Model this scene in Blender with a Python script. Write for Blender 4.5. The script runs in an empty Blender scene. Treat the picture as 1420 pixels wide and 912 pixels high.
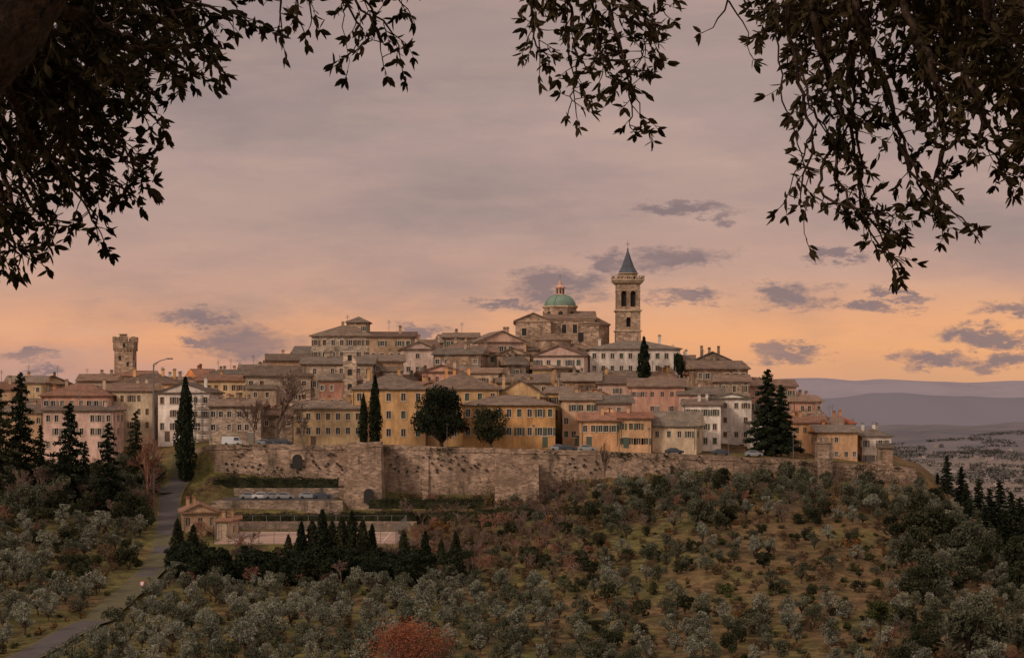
import bpy, math, random
import numpy as np
from mathutils import Vector, Matrix
random.seed(23); rng=np.random.default_rng(7)
F=2500.0; HZ=560.0
scene=bpy.context.scene
COL=scene.collection
def lin(r,g,b):
    f=lambda c:(c/255/12.92 if c/255<=0.04045 else ((c/255+0.055)/1.055)**2.4)
    return (f(r),f(g),f(b),1)
def W3(b,py,Y): return Vector(((b-710)/F*Y, Y, (HZ-py)/F*Y))
# ------------------------------------------------------------------ materials
def newmat(name):
    m=bpy.data.materials.new(name); m.use_nodes=True
    nt=m.node_tree; nt.nodes.clear()
    o=nt.nodes.new('ShaderNodeOutputMaterial'); return m,nt,o
def N(nt,t,**k):
    n=nt.nodes.new(t)
    for a,b in k.items(): setattr(n,a,b)
    return n
def ramp(nt,stops,interp='LINEAR'):
    r=N(nt,'ShaderNodeValToRGB'); r.color_ramp.interpolation=interp
    e=r.color_ramp.elements
    e[0].position=stops[0][0]; e[0].color=stops[0][1]
    e[1].position=stops[-1][0]; e[1].color=stops[-1][1]
    for p,c in stops[1:-1]:
        x=e.new(p); x.color=c
    return r
def mul(c,k): return (c[0]*k,c[1]*k,c[2]*k,1)
def mixc(nt,fac,a,b,mode='MIX'):
    m=N(nt,'ShaderNodeMix',data_type='RGBA',blend_type=mode)
    if isinstance(fac,(int,float)): m.inputs[0].default_value=fac
    else: nt.links.new(fac,m.inputs[0])
    for i,v in ((6,a),(7,b)):
        if isinstance(v,tuple): m.inputs[i].default_value=v
        else: nt.links.new(v,m.inputs[i])
    return m.outputs[2]
def noise(nt,vec,scale,detail=4,rough=.6):
    n=N(nt,'ShaderNodeTexNoise'); n.inputs['Scale'].default_value=scale
    n.inputs['Detail'].default_value=detail; n.inputs['Roughness'].default_value=rough
    if vec is not None: nt.links.new(vec,n.inputs['Vector'])
    return n.outputs['Fac']
def maprange(nt,v,a,b,c=0,d=1):
    m=N(nt,'ShaderNodeMapRange'); nt.links.new(v,m.inputs[0])
    m.inputs[1].default_value=a; m.inputs[2].default_value=b; m.inputs[3].default_value=c; m.inputs[4].default_value=d
    return m.outputs[0]
def mapping(nt,src,scale):
    m=N(nt,'ShaderNodeMapping'); nt.links.new(src,m.inputs[0]); m.inputs['Scale'].default_value=scale
    return m.outputs[0]
def tint(nt,c,amt=.17,hue=.009):
    r=N(nt,'ShaderNodeObjectInfo').outputs['Random']
    h=N(nt,'ShaderNodeHueSaturation'); nt.links.new(c,h.inputs['Color'])
    nt.links.new(maprange(nt,r,0,1,1-amt,1+amt),h.inputs['Value'])
    m=N(nt,'ShaderNodeMath',operation='FRACT'); k=N(nt,'ShaderNodeMath',operation='MULTIPLY'); k.inputs[1].default_value=7.3
    nt.links.new(r,k.inputs[0]); nt.links.new(k.outputs[0],m.inputs[0])
    nt.links.new(maprange(nt,m.outputs[0],0,1,.5-hue,.5+hue),h.inputs['Hue'])
    nt.links.new(maprange(nt,m.outputs[0],1,0,.88,1.18),h.inputs['Saturation'])
    return h.outputs[0]
def surf_mat(name,c,kind='stucco',rough=.9,tn=True):
    m,nt,o=newmat(name); L=nt.links
    b=N(nt,'ShaderNodeBsdfPrincipled'); b.inputs['Roughness'].default_value=rough
    b.inputs['Specular IOR Level'].default_value=.15
    L.new(b.outputs[0],o.inputs[0])
    g=N(nt,'ShaderNodeNewGeometry').outputs['Position']; dist=.15
    if kind=='stucco':
        n1=noise(nt,mapping(nt,g,(.3,.3,.16)),1,6,.7); n2=noise(nt,mapping(nt,g,(1.6,1.6,.35)),1,4); n3=noise(nt,mapping(nt,g,(.8,.8,.8)),1,6,.75)
        c1=mixc(nt,maprange(nt,n1,.38,.62),mul(c,.62),mul(c,1.12))
        c2=mixc(nt,maprange(nt,n2,.45,.72,0,.6),c1,(c[0]*.5,c[1]*.47,c[2]*.45,1))
        c2=mixc(nt,maprange(nt,n3,.57,.64,0,.5),c2,(.27,.20,.15,1))
        L.new(tint(nt,c2),b.inputs['Base Color']); h=n2; st=.2
    elif kind=='stone':
        v=N(nt,'ShaderNodeTexVoronoi'); v.inputs['Scale'].default_value=1
        L.new(mapping(nt,g,(1.2,1.2,2.2)),v.inputs['Vector'])
        sp=N(nt,'ShaderNodeSeparateColor'); L.new(v.outputs['Color'],sp.inputs[0])
        n1=noise(nt,mapping(nt,g,(.13,.13,.22)),1,7,.75)
        c1=mixc(nt,sp.outputs[0],mul(c,.5),mul(c,1.45))
        c2=mixc(nt,maprange(nt,n1,.40,.60,.0,.85),c1,(c[0]*.52,c[1]*.5,c[2]*.47,1))
        n3=noise(nt,mapping(nt,g,(.45,.45,.10)),1,5,.7)
        c3=mixc(nt,maprange(nt,n3,.52,.67,0,.78),c2,(.055,.045,.033,1))
        n4=noise(nt,mapping(nt,g,(.22,.22,.5)),1,6,.8)
        c3=mixc(nt,maprange(nt,n4,.57,.68,0,.5),c3,(c[0]*1.35,c[1]*1.33,c[2]*1.3,1))
        L.new(tint(nt,c3,.12,.004) if tn else c3,b.inputs['Base Color']); h=v.outputs['Distance']; st=.6
    elif kind=='roof':
        n1=noise(nt,mapping(nt,g,(.5,.5,.5)),1,6,.7); n2=noise(nt,mapping(nt,g,(3.5,3.5,3.5)),1,3)
        c1=mixc(nt,maprange(nt,n1,.35,.65),mul(c,.6),mul(c,1.35))
        c2=mixc(nt,maprange(nt,n2,.4,.7),c1,(c[0]*.5,c[1]*.53,c[2]*.55,1))
        L.new(tint(nt,c2,.25) if tn else c2,b.inputs['Base Color']); h=n2; st=.6
    elif kind=='bark':
        n1=noise(nt,mapping(nt,g,(40,40,14)),1,5,.7); n2=noise(nt,mapping(nt,g,(9,9,4)),1,4)
        c1=mixc(nt,maprange(nt,n1,.38,.6),mul(c,.3),mul(c,1.7))
        c2=mixc(nt,maprange(nt,n2,.45,.65,0,.6),c1,mul(c,.5))
        L.new(c2,b.inputs['Base Color']); h=n1; st=1.0; dist=.03
    else:
        n1=noise(nt,mapping(nt,g,(.6,.6,.6)),1,5,.6)
        c1=mixc(nt,n1,mul(c,.65),mul(c,1.35)); L.new(c1,b.inputs['Base Color']); h=n1; st=.1
    bp=N(nt,'ShaderNodeBump'); bp.inputs['Strength'].default_value=st; bp.inputs['Distance'].default_value=dist
    L.new(h,bp.inputs['Height']); L.new(bp.outputs[0],b.inputs['Normal'])
    return m
def plain(name,c,rough=.6,metal=0,spec=.3):
    m,nt,o=newmat(name); b=N(nt,'ShaderNodeBsdfPrincipled')
    g=N(nt,'ShaderNodeNewGeometry').outputs['Position']
    n1=noise(nt,g,2.0,3); nt.links.new(mixc(nt,n1,mul(c,.85),mul(c,1.15)),b.inputs['Base Color'])
    b.inputs['Roughness'].default_value=rough; b.inputs['Metallic'].default_value=metal
    b.inputs['Specular IOR Level'].default_value=spec
    nt.links.new(b.outputs[0],o.inputs[0]); return m
def leaf_mat(name,c1,c2,scale=.8,trans=.2):
    m,nt,o=newmat(name); L=nt.links
    g=N(nt,'ShaderNodeNewGeometry').outputs['Position']
    n1=noise(nt,g,scale,3); r=N(nt,'ShaderNodeObjectInfo').outputs['Random']
    a=N(nt,'ShaderNodeMath',operation='MULTIPLY_ADD'); L.new(r,a.inputs[0]); a.inputs[1].default_value=.5
    L.new(maprange(nt,n1,.35,.65,-.2,.65),a.inputs[2]); a.use_clamp=True
    c=mixc(nt,a.outputs[0],c1,c2)
    d=N(nt,'ShaderNodeBsdfDiffuse'); t=N(nt,'ShaderNodeBsdfTranslucent'); mx=N(nt,'ShaderNodeMixShader')
    L.new(c,d.inputs[0]); L.new(c,t.inputs[0]); mx.inputs[0].default_value=trans
    L.new(d.outputs[0],mx.inputs[1]); L.new(t.outputs[0],mx.inputs[2]); L.new(mx.outputs[0],o.inputs[0]); return m
WALLS={
 'ochre':surf_mat('stucco_ochre',(.58,.36,.185,1)),
 'orange':surf_mat('stucco_orange',(.60,.30,.15,1)),
 'pink':surf_mat('stucco_pink',(.52,.315,.235,1)),
 'rose':surf_mat('stucco_rose',(.61,.43,.355,1)),
 'cream':surf_mat('stucco_cream',(.61,.46,.32,1)),
 'white':surf_mat('stucco_white',(.78,.67,.585,1)),
 'tan':surf_mat('stucco_tan',(.47,.315,.205,1)),
 'stone':surf_mat('stone_rubble',(.38,.26,.185,1),'stone'),
 'stoneb':surf_mat('stone_brown',(.31,.205,.145,1),'stone'),
 'stonep':surf_mat('stone_pale',(.46,.335,.245,1),'stone'),
}
M_CHURCH=surf_mat('church_stone',(.41,.275,.195,1),'stone',tn=False)
M_WALLTOWN=surf_mat('rampart_stone',(.335,.228,.165,1),'stone',tn=False)
ROOFS=[surf_mat('roof_tile_brown',(.195,.13,.095,1),'roof'),surf_mat('roof_tile_grey',(.175,.13,.10,1),'roof'),
       surf_mat('roof_tile_warm',(.25,.145,.10,1),'roof'),surf_mat('roof_tile_red',(.30,.13,.085,1),'roof')]
M_GLASS=plain('window_glass_dark',(.035,.032,.035,1),.25,0,.5)
M_FRAME=plain('window_stone_trim',(.50,.39,.30,1),.8)
M_SHUT=[plain('shutter_brown',(.12,.07,.045,1),.7),plain('shutter_green',(.07,.09,.065,1),.7),plain('shutter_grey',(.2,.17,.15,1),.7)]
M_METAL=plain('metal_grey',(.16,.145,.14,1),.5,.3)
M_DARK=plain('dark_void',(.03,.025,.022,1),.9)
M_COPPER=surf_mat('copper_green',(.16,.22,.17,1),'plain',.7)
M_SLATE=surf_mat('lead_spire',(.075,.078,.095,1),'plain',.5)
M_BARK=surf_mat('bark',(.09,.062,.045,1),'roof')
M_TWIG=plain('twig_brown',(.15,.095,.07,1),.9)
M_TWIGR=plain('twig_red',(.22,.10,.065,1),.9)
M_ASPH=surf_mat('asphalt',(.085,.07,.066,1),'plain')
M_CLAY=surf_mat('court_clay',(.36,.235,.18,1),'plain')
M_WHITE=plain('white_paint',(.7,.68,.66,1),.5)
# ------------------------------------------------------------------ mesh builder
class MB:
    def __init__(s): s.v=[];s.f=[];s.m=[]
    def poly(s,pts,mi=0):
        i=len(s.v); s.v+= [tuple(p) for p in pts]; s.f.append(tuple(range(i,i+len(pts)))); s.m.append(mi)
    def box(s,x0,x1,y0,y1,z0,z1,mi=0):
        i=len(s.v)
        s.v+=[(x0,y0,z0),(x1,y0,z0),(x1,y1,z0),(x0,y1,z0),(x0,y0,z1),(x1,y0,z1),(x1,y1,z1),(x0,y1,z1)]
        for q in ((0,3,2,1),(4,5,6,7),(0,1,5,4),(1,2,6,5),(2,3,7,6),(3,0,4,7)):
            s.f.append(tuple(i+k for k in q)); s.m.append(mi)
    def ring(s,prof,n,cx=0,cy=0,mi=0,rot=0,sx=1,sy=1):
        base=len(s.v)
        for p in prof:
            for k in range(n):
                a=rot+2*math.pi*k/n; s.v.append((cx+p[0]*math.cos(a)*sx,cy+p[0]*math.sin(a)*sy,p[1]))
        for j in range(len(prof)-1):
            mm=prof[j][2] if len(prof[j])>2 else mi
            for k in range(n):
                a=base+j*n+k; b=base+j*n+(k+1)%n
                s.f.append((a,b,b+n,a+n)); s.m.append(mm)
        s.f.append(tuple(base+(len(prof)-1)*n+k for k in range(n))); s.m.append(mi)
    def tube(s,pts,rad,n=5,mi=0,bump=0):
        base=len(s.v); P=[Vector(p) for p in pts]
        for j,p in enumerate(P):
            d=(P[min(j+1,len(P)-1)]-P[max(j-1,0)])
            if d.length<1e-6: d=Vector((0,0,1))
            d.normalize(); a=d.cross(Vector((.31,.9,.2))); a.normalize(); b=d.cross(a)
            for k in range(n):
                t=2*math.pi*k/n; rr=rad[j]*(1+bump*(math.sin(k*2.4+j*.3)+random.uniform(-.7,.7))); q=p+(a*math.cos(t)+b*math.sin(t))*rr; s.v.append(tuple(q))
        for j in range(len(P)-1):
            for k in range(n):
                a=base+j*n+k; b=base+j*n+(k+1)%n
                s.f.append((a,b,b+n,a+n)); s.m.append(mi)
    def addquads(s,arr,mi):
        i=len(s.v); n,k,_=arr.shape
        s.v+= [tuple(x) for x in arr.reshape(-1,3).tolist()]
        s.f+= [tuple(range(i+j*k,i+j*k+k)) for j in range(n)]; s.m+=[mi]*n
    def mesh(s,name,mats,smooth=False):
        me=bpy.data.meshes.new(name); me.from_pydata(s.v,[],s.f)
        for m in mats: me.materials.append(m)
        me.polygons.foreach_set('material_index',s.m)
        if smooth: me.polygons.foreach_set('use_smooth',[True]*len(s.f))
        me.update(); return me
def obj(name,me,parent=None,loc=(0,0,0),rot=0,scale=None):
    o=bpy.data.objects.new(name,me); COL.objects.link(o); o.location=loc; o.rotation_euler=(0,0,rot)
    if scale: o.scale=scale
    if parent: o.parent=parent
    return o
def empty(name,loc=(0,0,0),rot=0): return obj(name,None,None,loc,rot)
# ------------------------------------------------------------------ terrain
B=np.array([-400,-100,100,235,300,400,480,620,745,800,1000,1150,1270,1350,1420,1700,2100.])
R={
240:[915,920,925,930,930,930,930,930,930,930,930,930,930,930,932,940,950],
270:[860,860,868,878,880,880,880,880,880,880,875,875,880,885,888,900,920],
300:[800,800,820,830,835,835,835,835,832,830,822,822,828,838,850,880,900],
330:[750,760,775,783,790,792,792,792,785,780,768,770,780,800,820,860,900],
360:[700,710,725,735,748,750,752,752,742,735,716,718,730,765,795,850,900],
380:[670,680,690,698,715,720,728,728,716,705,688,690,700,740,780,845,900],
398.6:[648,655,662,665,665,672,692,700,700,675,667,667,672,722,770,840,900],
400.6:[645,652,655,650,619,619,620,624,627,628,634,641,655,722,770,840,900],
420:[635,640,640,625,616,616,617,618,618,618,625,636,652,720,770,840,900],
440:[620,620,615,600,590,585,580,580,575,570,590,620,650,718,770,840,900],
465:[600,595,590,575,562,550,545,540,530,522,545,595,645,715,770,840,900],
500:[580,570,560,550,540,525,515,505,497,495,530,588,645,715,770,840,900],
540:[585,575,565,555,545,530,518,508,500,498,540,598,655,720,775,840,900]}
rowsY=[-400,0,10,60,120,180]; rowsZ=[[6.0]*17,[-1.7]*17,[-2.2]*17,[-16]*17,[-29]*17,[-34.5]*17]
for k,v in R.items():
    rowsY.append(k); rowsZ.append([(HZ-p)/F*k for p in v])
rz=np.array(rowsZ[-1])
rowsY+= [620,720,900,1300,2000,60000]
rowsZ+= [list(np.minimum(rz-18,-10)),list(np.minimum(rz-50,-50)),[-100]*17,[-140]*17,[-150]*17,[-150]*17]
rowsY=np.array(rowsY,float); rowsZ=np.array(rowsZ,float)
def wallc(x): return 0.0025*np.clip(x-20,0,90)**2
def sstep(a,b,x):
    t=np.clip((x-a)/(b-a),0,1); return t*t*(3-2*t)
def vnoise(x,y,s,seed=0):
    x=x/s+seed*17.3; y=y/s+seed*9.1
    xi=np.floor(x); yi=np.floor(y); fx=x-xi; fy=y-yi; fx=fx*fx*(3-2*fx); fy=fy*fy*(3-2*fy)
    def hsh(a,b):
        t=np.sin(a*127.1+b*311.7)*43758.5453; return t-np.floor(t)
    return (hsh(xi,yi)*(1-fx)+hsh(xi+1,yi)*fx)*(1-fy)+(hsh(xi,yi+1)*(1-fx)+hsh(xi+1,yi+1)*fx)*fy
def H(x,y):
    x=np.atleast_1d(np.asarray(x,float)); y=np.atleast_1d(np.asarray(y,float))
    yy=y-wallc(x)*np.where((y>300)&(y<900),1,0)*sstep(300,390,y)
    b=np.clip(x/np.maximum(y,60)*F+710,B[0],B[-1]-1)
    j=np.clip(np.searchsorted(B,b,side='right')-1,0,len(B)-2); tb=(b-B[j])/(B[j+1]-B[j]); 
    i=np.clip(np.searchsorted(rowsY,yy,side='right')-1,0,len(rowsY)-2); ty=np.clip((yy-rowsY[i])/(rowsY[i+1]-rowsY[i]),0,1)
    tb=tb*tb*(3-2*tb)*.5+tb*.5
    z=(rowsZ[i,j]*(1-tb)+rowsZ[i,j+1]*tb)*(1-ty)+(rowsZ[i+1,j]*(1-tb)+rowsZ[i+1,j+1]*tb)*ty
    z=z+(vnoise(x,y,9,1)-.5)*1.0*sstep(200,240,y)*(1-sstep(385,396,yy))
    def flat(z,x0,x1,y0,y1,zz,m):
        w=np.minimum(sstep(x0-m,x0,x)*(1-sstep(x1,x1+m,x)),sstep(y0-m,y0,y)*(1-sstep(y1,y1+m,y)))
        return z*(1-w)+zz*w
    z=flat(z,-58,-21,342,378,-26.7,3.0)
    z=flat(z,-62,-38,385,395,-20.4,1.5)
    far=sstep(4800,6800,y)*(1-sstep(8200,9200,y))
    z=z+far*(5+100*vnoise(x,y*.6,800,3)+45*vnoise(x,y,300,4)+14*vnoise(x,y,110,8))*sstep(300,2600,x)
    mid=sstep(9500,11000,y)*(1-sstep(11500,12500,y))
    z=z+mid*(110+90*vnoise(x,y*.2,1300,15)+50*vnoise(x,y*.3,450,16)+16*vnoise(x,y*.5,180,17))
    far2=sstep(12500,15000,y)
    z=z+far2*(195+140*vnoise(x,y*.15,1900,5)+60*vnoise(x,y*.2,700,6)+20*vnoise(x,y*.3,260,7))
    return z
def h1(x,y): return float(H(x,y)[0])
def axis(fine0,fine1,step,lo,hi,g=1.12,mx=1e9):
    a=list(np.arange(fine0,fine1+.01,step)); s=step; v=a[0]
    left=[]; 
    while v>lo: s=min(s*g,mx); v-=s; left.append(v)
    s=step; v=a[-1]; right=[]
    while v<hi: s=min(s*g,mx); v+=s; right.append(v)
    return np.array(left[::-1]+a+right)
gx=axis(-130,150,2.0,-6000,9000,1.09,50)
gy=np.array([-400,-200,-80,-30,-10,0,5,10,15,20,30,45,60,80,100,120,150,180,200,215.]+list(np.arange(230,384,2.0))+list(np.arange(384,416,1.0)))
t=416.;s=2.0; ext=[]
while t<30000:
    ext.append(t); 
    if t>560: s=min(s*1.07,150)
    t+=s
gy=np.unique(np.concatenate([gy,np.array(ext)]))
XX,YY=np.meshgrid(gx,gy); ZZ=H(XX.ravel(),YY.ravel())
nx=len(gx); ny=len(gy)
verts=np.column_stack([XX.ravel(),YY.ravel(),ZZ])
idx=np.arange(nx*ny).reshape(ny,nx)
fc=np.stack([idx[:-1,:-1],idx[:-1,1:],idx[1:,1:],idx[1:,:-1]],-1).reshape(-1,4)
me=bpy.data.meshes.new('ground'); me.from_pydata(verts.tolist(),[],fc.tolist()); me.polygons.foreach_set('use_smooth',[True]*len(fc))
m,nt,o=newmat('ground_mat'); L=nt.links
b=N(nt,'ShaderNodeBsdfPrincipled'); b.inputs['Roughness'].default_value=1; b.inputs['Specular IOR Level'].default_value=.05
g=N(nt,'ShaderNodeNewGeometry').outputs['Position']; sp=N(nt,'ShaderNodeSeparateXYZ'); L.new(g,sp.inputs[0])
n1=noise(nt,g,.06,6,.65); n2=noise(nt,g,.6,5,.7)
grass=mixc(nt,maprange(nt,n2,.35,.65),(.06,.056,.02,1),(.17,.135,.05,1))
dry=mixc(nt,maprange(nt,n2,.35,.65),(.085,.053,.028,1),(.20,.125,.06,1))
xs=maprange(nt,sp.outputs[0],-40,70,-.06,.08)
ad=N(nt,'ShaderNodeMath',operation='ADD'); L.new(n1,ad.inputs[0]); L.new(xs,ad.inputs[1])
near=mixc(nt,maprange(nt,ad.outputs[0],.44,.58),grass,dry)
n5=noise(nt,g,.16,5,.7); near=mixc(nt,maprange(nt,n5,.5,.64,0,.7),near,(.05,.038,.024,1))
vo=N(nt,'ShaderNodeTexVoronoi'); vo.inputs['Scale'].default_value=.0055; L.new(mapping(nt,g,(1,.45,0)),vo.inputs['Vector'])
sc=N(nt,'ShaderNodeSeparateColor'); L.new(vo.outputs['Color'],sc.inputs[0])
fr=ramp(nt,[(0,(.10,.10,.07,1)),(.3,(.17,.135,.10,1)),(.5,(.12,.11,.08,1)),(.75,(.23,.17,.13,1)),(1,(.15,.12,.095,1))],'CONSTANT'); L.new(sc.outputs[0],fr.inputs[0])
n4=noise(nt,g,.006,6,.7)
plainc=mixc(nt,maprange(nt,n4,.5,.6,0,.8),fr.outputs[0],(.075,.07,.06,1))
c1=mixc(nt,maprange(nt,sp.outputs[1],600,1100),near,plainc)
c2=mixc(nt,maprange(nt,sp.outputs[1],1200,5500,0,.6),c1,(.175,.145,.14,1))  # aerial haze painted into the base colour, stronger with distance
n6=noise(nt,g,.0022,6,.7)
hill=mixc(nt,maprange(nt,n6,.42,.58),(.115,.105,.115,1),(.165,.14,.145,1))  # hill tones already greyed by painted haze
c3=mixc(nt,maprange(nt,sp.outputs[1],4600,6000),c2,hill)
c3=mixc(nt,maprange(nt,sp.outputs[1],8600,9600),c3,(.185,.168,.195,1))  # ridges beyond: paler blue-grey haze mixed into their colour by distance
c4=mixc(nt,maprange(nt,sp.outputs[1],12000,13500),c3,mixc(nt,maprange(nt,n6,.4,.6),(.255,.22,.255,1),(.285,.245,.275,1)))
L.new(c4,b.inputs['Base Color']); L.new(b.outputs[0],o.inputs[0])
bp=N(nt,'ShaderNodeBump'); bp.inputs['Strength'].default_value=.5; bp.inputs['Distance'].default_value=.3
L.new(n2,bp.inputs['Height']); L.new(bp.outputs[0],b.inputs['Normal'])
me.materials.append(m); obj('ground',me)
# ------------------------------------------------------------------ town walls
def rampart(name,pts,th=3.2,mat=M_WALLTOWN,batter=.8):
    mb=MB(); P=[]
    for a,c in zip(pts[:-1],pts[1:]):
        n=max(1,int(math.hypot(c[0]-a[0],c[1]-a[1])/1.6))
        for k in range(n):
            t=k/n; P.append([a[i]*(1-t)+c[i]*t for i in range(3)])
    P.append(list(pts[-1]))
    ring=[]; jz=0
    for i,p in enumerate(P):
        q0=P[max(i-1,0)]; q1=P[min(i+1,len(P)-1)]
        dx,dy=q1[0]-q0[0],q1[1]-q0[1]; l=math.hypot(dx,dy); nx_,ny_=dy/l,-dx/l
        jz=jz*.8+random.uniform(-.14,.14)
        zt=p[2]+jz
        zb=h1(p[0]+nx_*1.5,p[1]+ny_*1.5)-3
        ring.append([(p[0]+nx_*batter*.9,p[1]+ny_*batter*.9,zb),(p[0]+random.uniform(-.05,.05),p[1]+random.uniform(-.15,.12),zt-1.2),
                     (p[0]+nx_*.14,p[1]+ny_*.14,zt-1.1),(p[0]+nx_*.14,p[1]+ny_*.14,zt-.85),(p[0],p[1],zt-.8),(p[0],p[1],zt),(p[0]-nx_*.6,p[1]-ny_*.6,zt),
                     (p[0]-nx_*.6,p[1]-ny_*.6,zt-1.1),(p[0]-nx_*th,p[1]-ny_*th,zt-1.1),(p[0]-nx_*th,p[1]-ny_*th,zb)])
    for a,c in zip(ring[:-1],ring[1:]):
        for k in range(len(a)-1): mb.poly([a[k],c[k],c[k+1],a[k+1]])
    mb.poly(ring[0][::-1]); mb.poly(ring[-1])
    return mb,name,mat
def wp(b,py,Y,dc=0):
    x=(b-710)/F*Y; y=Y+float(wallc(x)); x=(b-710)/F*y; return (x,y+dc,(HZ-py)/F*y)
walls=empty('town_wall')
mb,_,_=rampart('w',[wp(268,622,404),wp(300,615,399.4),wp(482,616,399.4)]); obj('curtain_wall_west',mb.mesh('curtain',[M_WALLTOWN]),walls)
mb,_,_=rampart('w',[wp(530,617,399.4),wp(620,620,399.4),wp(745,623,399.4),wp(870,626,399.4),wp(1000,632,399.4),wp(1133,639,399.4)]); obj('curtain_wall',mb.mesh('curtain',[M_WALLTOWN]),walls)
mb,_,_=rampart('w',[wp(1152,641,399.4),wp(1200,644,399.4),wp(1272,649,399.4),wp(1274,652,410)]); obj('curtain_wall_east',mb.mesh('curtain',[M_WALLTOWN]),walls)
mb,_,_=rampart('w',[wp(482,613,402),wp(483,613,394),wp(486,613,392),wp(528,613,392),wp(531,613,394),wp(531,613,402)],th=5); obj('bastion',mb.mesh('bastion',[M_WALLTOWN]),walls)
mb=MB(); a=wp(480,613,399.4); mb.box(a[0],a[0]+8.2,394,404,-30,a[2]-1.1); obj('bastion_fill',mb.mesh('bf',[M_WALLTOWN]),walls)
mb=MB()
for b_ in (590,925,1060,1240):
    a=wp(b_,0,399.4); zt=(HZ-(np.interp(b_,[300,745,1000,1272],[615,623,632,649])+12))/F*a[1]; zb=h1(a[0],a[1]-2)-2
    i=len(mb.v); mb.box(a[0]-.7,a[0]+.7,a[1]-1.5,a[1]+.5,zb,zt)
    for q in (i+4,i+5): v=mb.v[q]; mb.v[q]=(v[0],a[1]-.35,v[2])
obj('buttresses',mb.mesh('but',[M_WALLTOWN]),walls)
mb=MB(); s_=.156
prof=[(686,634),(690,632),(700,640),(706,641),(712,648),(718,649),(724,655),(735,657),(740,648),(744,642),(747,645),(748,715)]
front=[((p[0]-710)*s_,391.5,(HZ-p[1])*s_) for p in prof]; front=[((686-710)*s_,391.5,-28)]+front
back=[(p[0],400.5,p[2]) for p in front]
mb.poly(front); mb.poly(back[::-1])
for i in range(len(front)):
    j=(i+1)%len(front); mb.poly([front[i],back[i],back[j],front[j]])
obj('ruined_buttress',mb.mesh('rb',[M_WALLTOWN]),walls)
mb=MB(); cx,_,_=wp(413,640,399.4)
pts=[(cx-1.1,0,-14.3),(cx+1.1,0,-14.3)]+[(cx+1.1*math.cos(a),0,-12.2+1.1*math.sin(a)) for a in np.linspace(0,math.pi,9)]
mb.poly([(p[0],398.45,p[2]) for p in pts]); 
ax=wp(512,690,392)[0]; mb.poly([(ax+p[0]-cx,390.95,p[2]-7.2) for p in pts])
obj('arch_opening',mb.mesh('arch',[M_DARK]),walls)
mb=MB()
for k in range(14):
    a0=math.pi*k/14;a1=math.pi*(k+1)/14-.04
    q=[(cx+r*math.cos(a),y_, -12.2+r*math.sin(a)) for (r,a,y_) in ((1.15,a0,398.4),(1.6,a0,398.38),(1.6,a1,398.38),(1.15,a1,398.4))]; mb.poly(q)
obj('arch_voussoirs',mb.mesh('av',[WALLS['stonep']]),walls)
mb=MB()
for k in range(110):
    b_=random.choice([random.uniform(305,478),random.uniform(535,680),random.uniform(755,1125)]); py_=random.uniform(628,655)
    a=wp(b_,py_,399.4); mb.box(a[0]-.18,a[0]+.18,a[1]-.62,a[1]-.2,a[2]-.2,a[2]+.2)
obj('drain_holes',mb.mesh('dh',[M_DARK]),walls)
mb=MB(); a=wp(1133,607,399); c=wp(1152,607,399)
mb.box(a[0],c[0],a[1]-1.5,a[1]+3,-30,a[2]-1.2); mb.box(a[0]-.2,c[0]+.2,a[1]-1.7,a[1]+3.2,a[2]-1.2,a[2]-.9)
for k in range(4):
    x_=a[0]-.2+k*(c[0]-a[0]+.4-.5)/3; mb.box(x_,x_+.5,a[1]-1.7,a[1]-1.1,a[2]-.9,a[2])
obj('wall_turret',mb.mesh('wt',[M_WALLTOWN]),walls)
# ------------------------------------------------------------------ houses
def facade(mb,fn,Wd,z0,z1,cols,rows,ww,wh,skip=0,sh=.5,shm=3,frame=True,arch=False):
    xs=[0];zs=[z0]
    for c in cols: xs+=[c-ww/2,c+ww/2]
    xs.append(Wd)
    for r in sorted(rows): zs+=[r-wh/2,r+wh/2]
    zs.append(z1)
    for i in range(len(xs)-1):
        for j in range(len(zs)-1):
            a,c,d,e=xs[i],xs[i+1],zs[j],zs[j+1]
            if i%2==1 and j%2==1 and random.random()>=skip:
                q=.22
                mb.poly([fn(a,d,0),fn(a,d,q),fn(a,e,q),fn(a,e,0)],0); mb.poly([fn(c,d,0),fn(c,e,0),fn(c,e,q),fn(c,d,q)],0)
                mb.poly([fn(a,d,0),fn(c,d,0),fn(c,d,q),fn(a,d,q)],0); mb.poly([fn(a,e,0),fn(a,e,q),fn(c,e,q),fn(c,e,0)],0)
                closed=random.random()<.22
                mb.poly([fn(a,d,q),fn(c,d,q),fn(c,e,q),fn(a,e,q)],3 if closed else 1)
                def bx(a0,a1,d0,d1,p0,p1,mi):
                    v=[fn(a0,d0,p0),fn(a1,d0,p0),fn(a1,d1,p0),fn(a0,d1,p0),fn(a0,d0,p1),fn(a1,d0,p1),fn(a1,d1,p1),fn(a0,d1,p1)]
                    for f in ((0,1,2,3),(0,4,5,1),(1,5,6,2),(2,6,7,3),(3,7,4,0)): mb.poly([v[t] for t in f],mi)
                if not closed:
                    m_=(a+c)/2; bx(m_-.04,m_+.04,d,e,q-.04,q,2)
                if frame:
                    bx(a-.16,c+.16,d-.2,d,-.10,.02,2); bx(a-.14,c+.14,e,e+.16,-.05,.02,2)
                    bx(a-.14,a,d,e,-.05,.02,2); bx(c,c+.14,d,e,-.05,.02,2)
                if (not closed) and random.random()<sh:
                    w_=ww*.5
                    bx(a-w_-.14,a-.15,d,e,-.12,-.055,3); bx(c+.15,c+w_+.14,d,e,-.12,-.055,3)
            else: mb.poly([fn(a,d,0),fn(c,d,0),fn(c,e,0),fn(a,e,0)],0)
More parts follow.
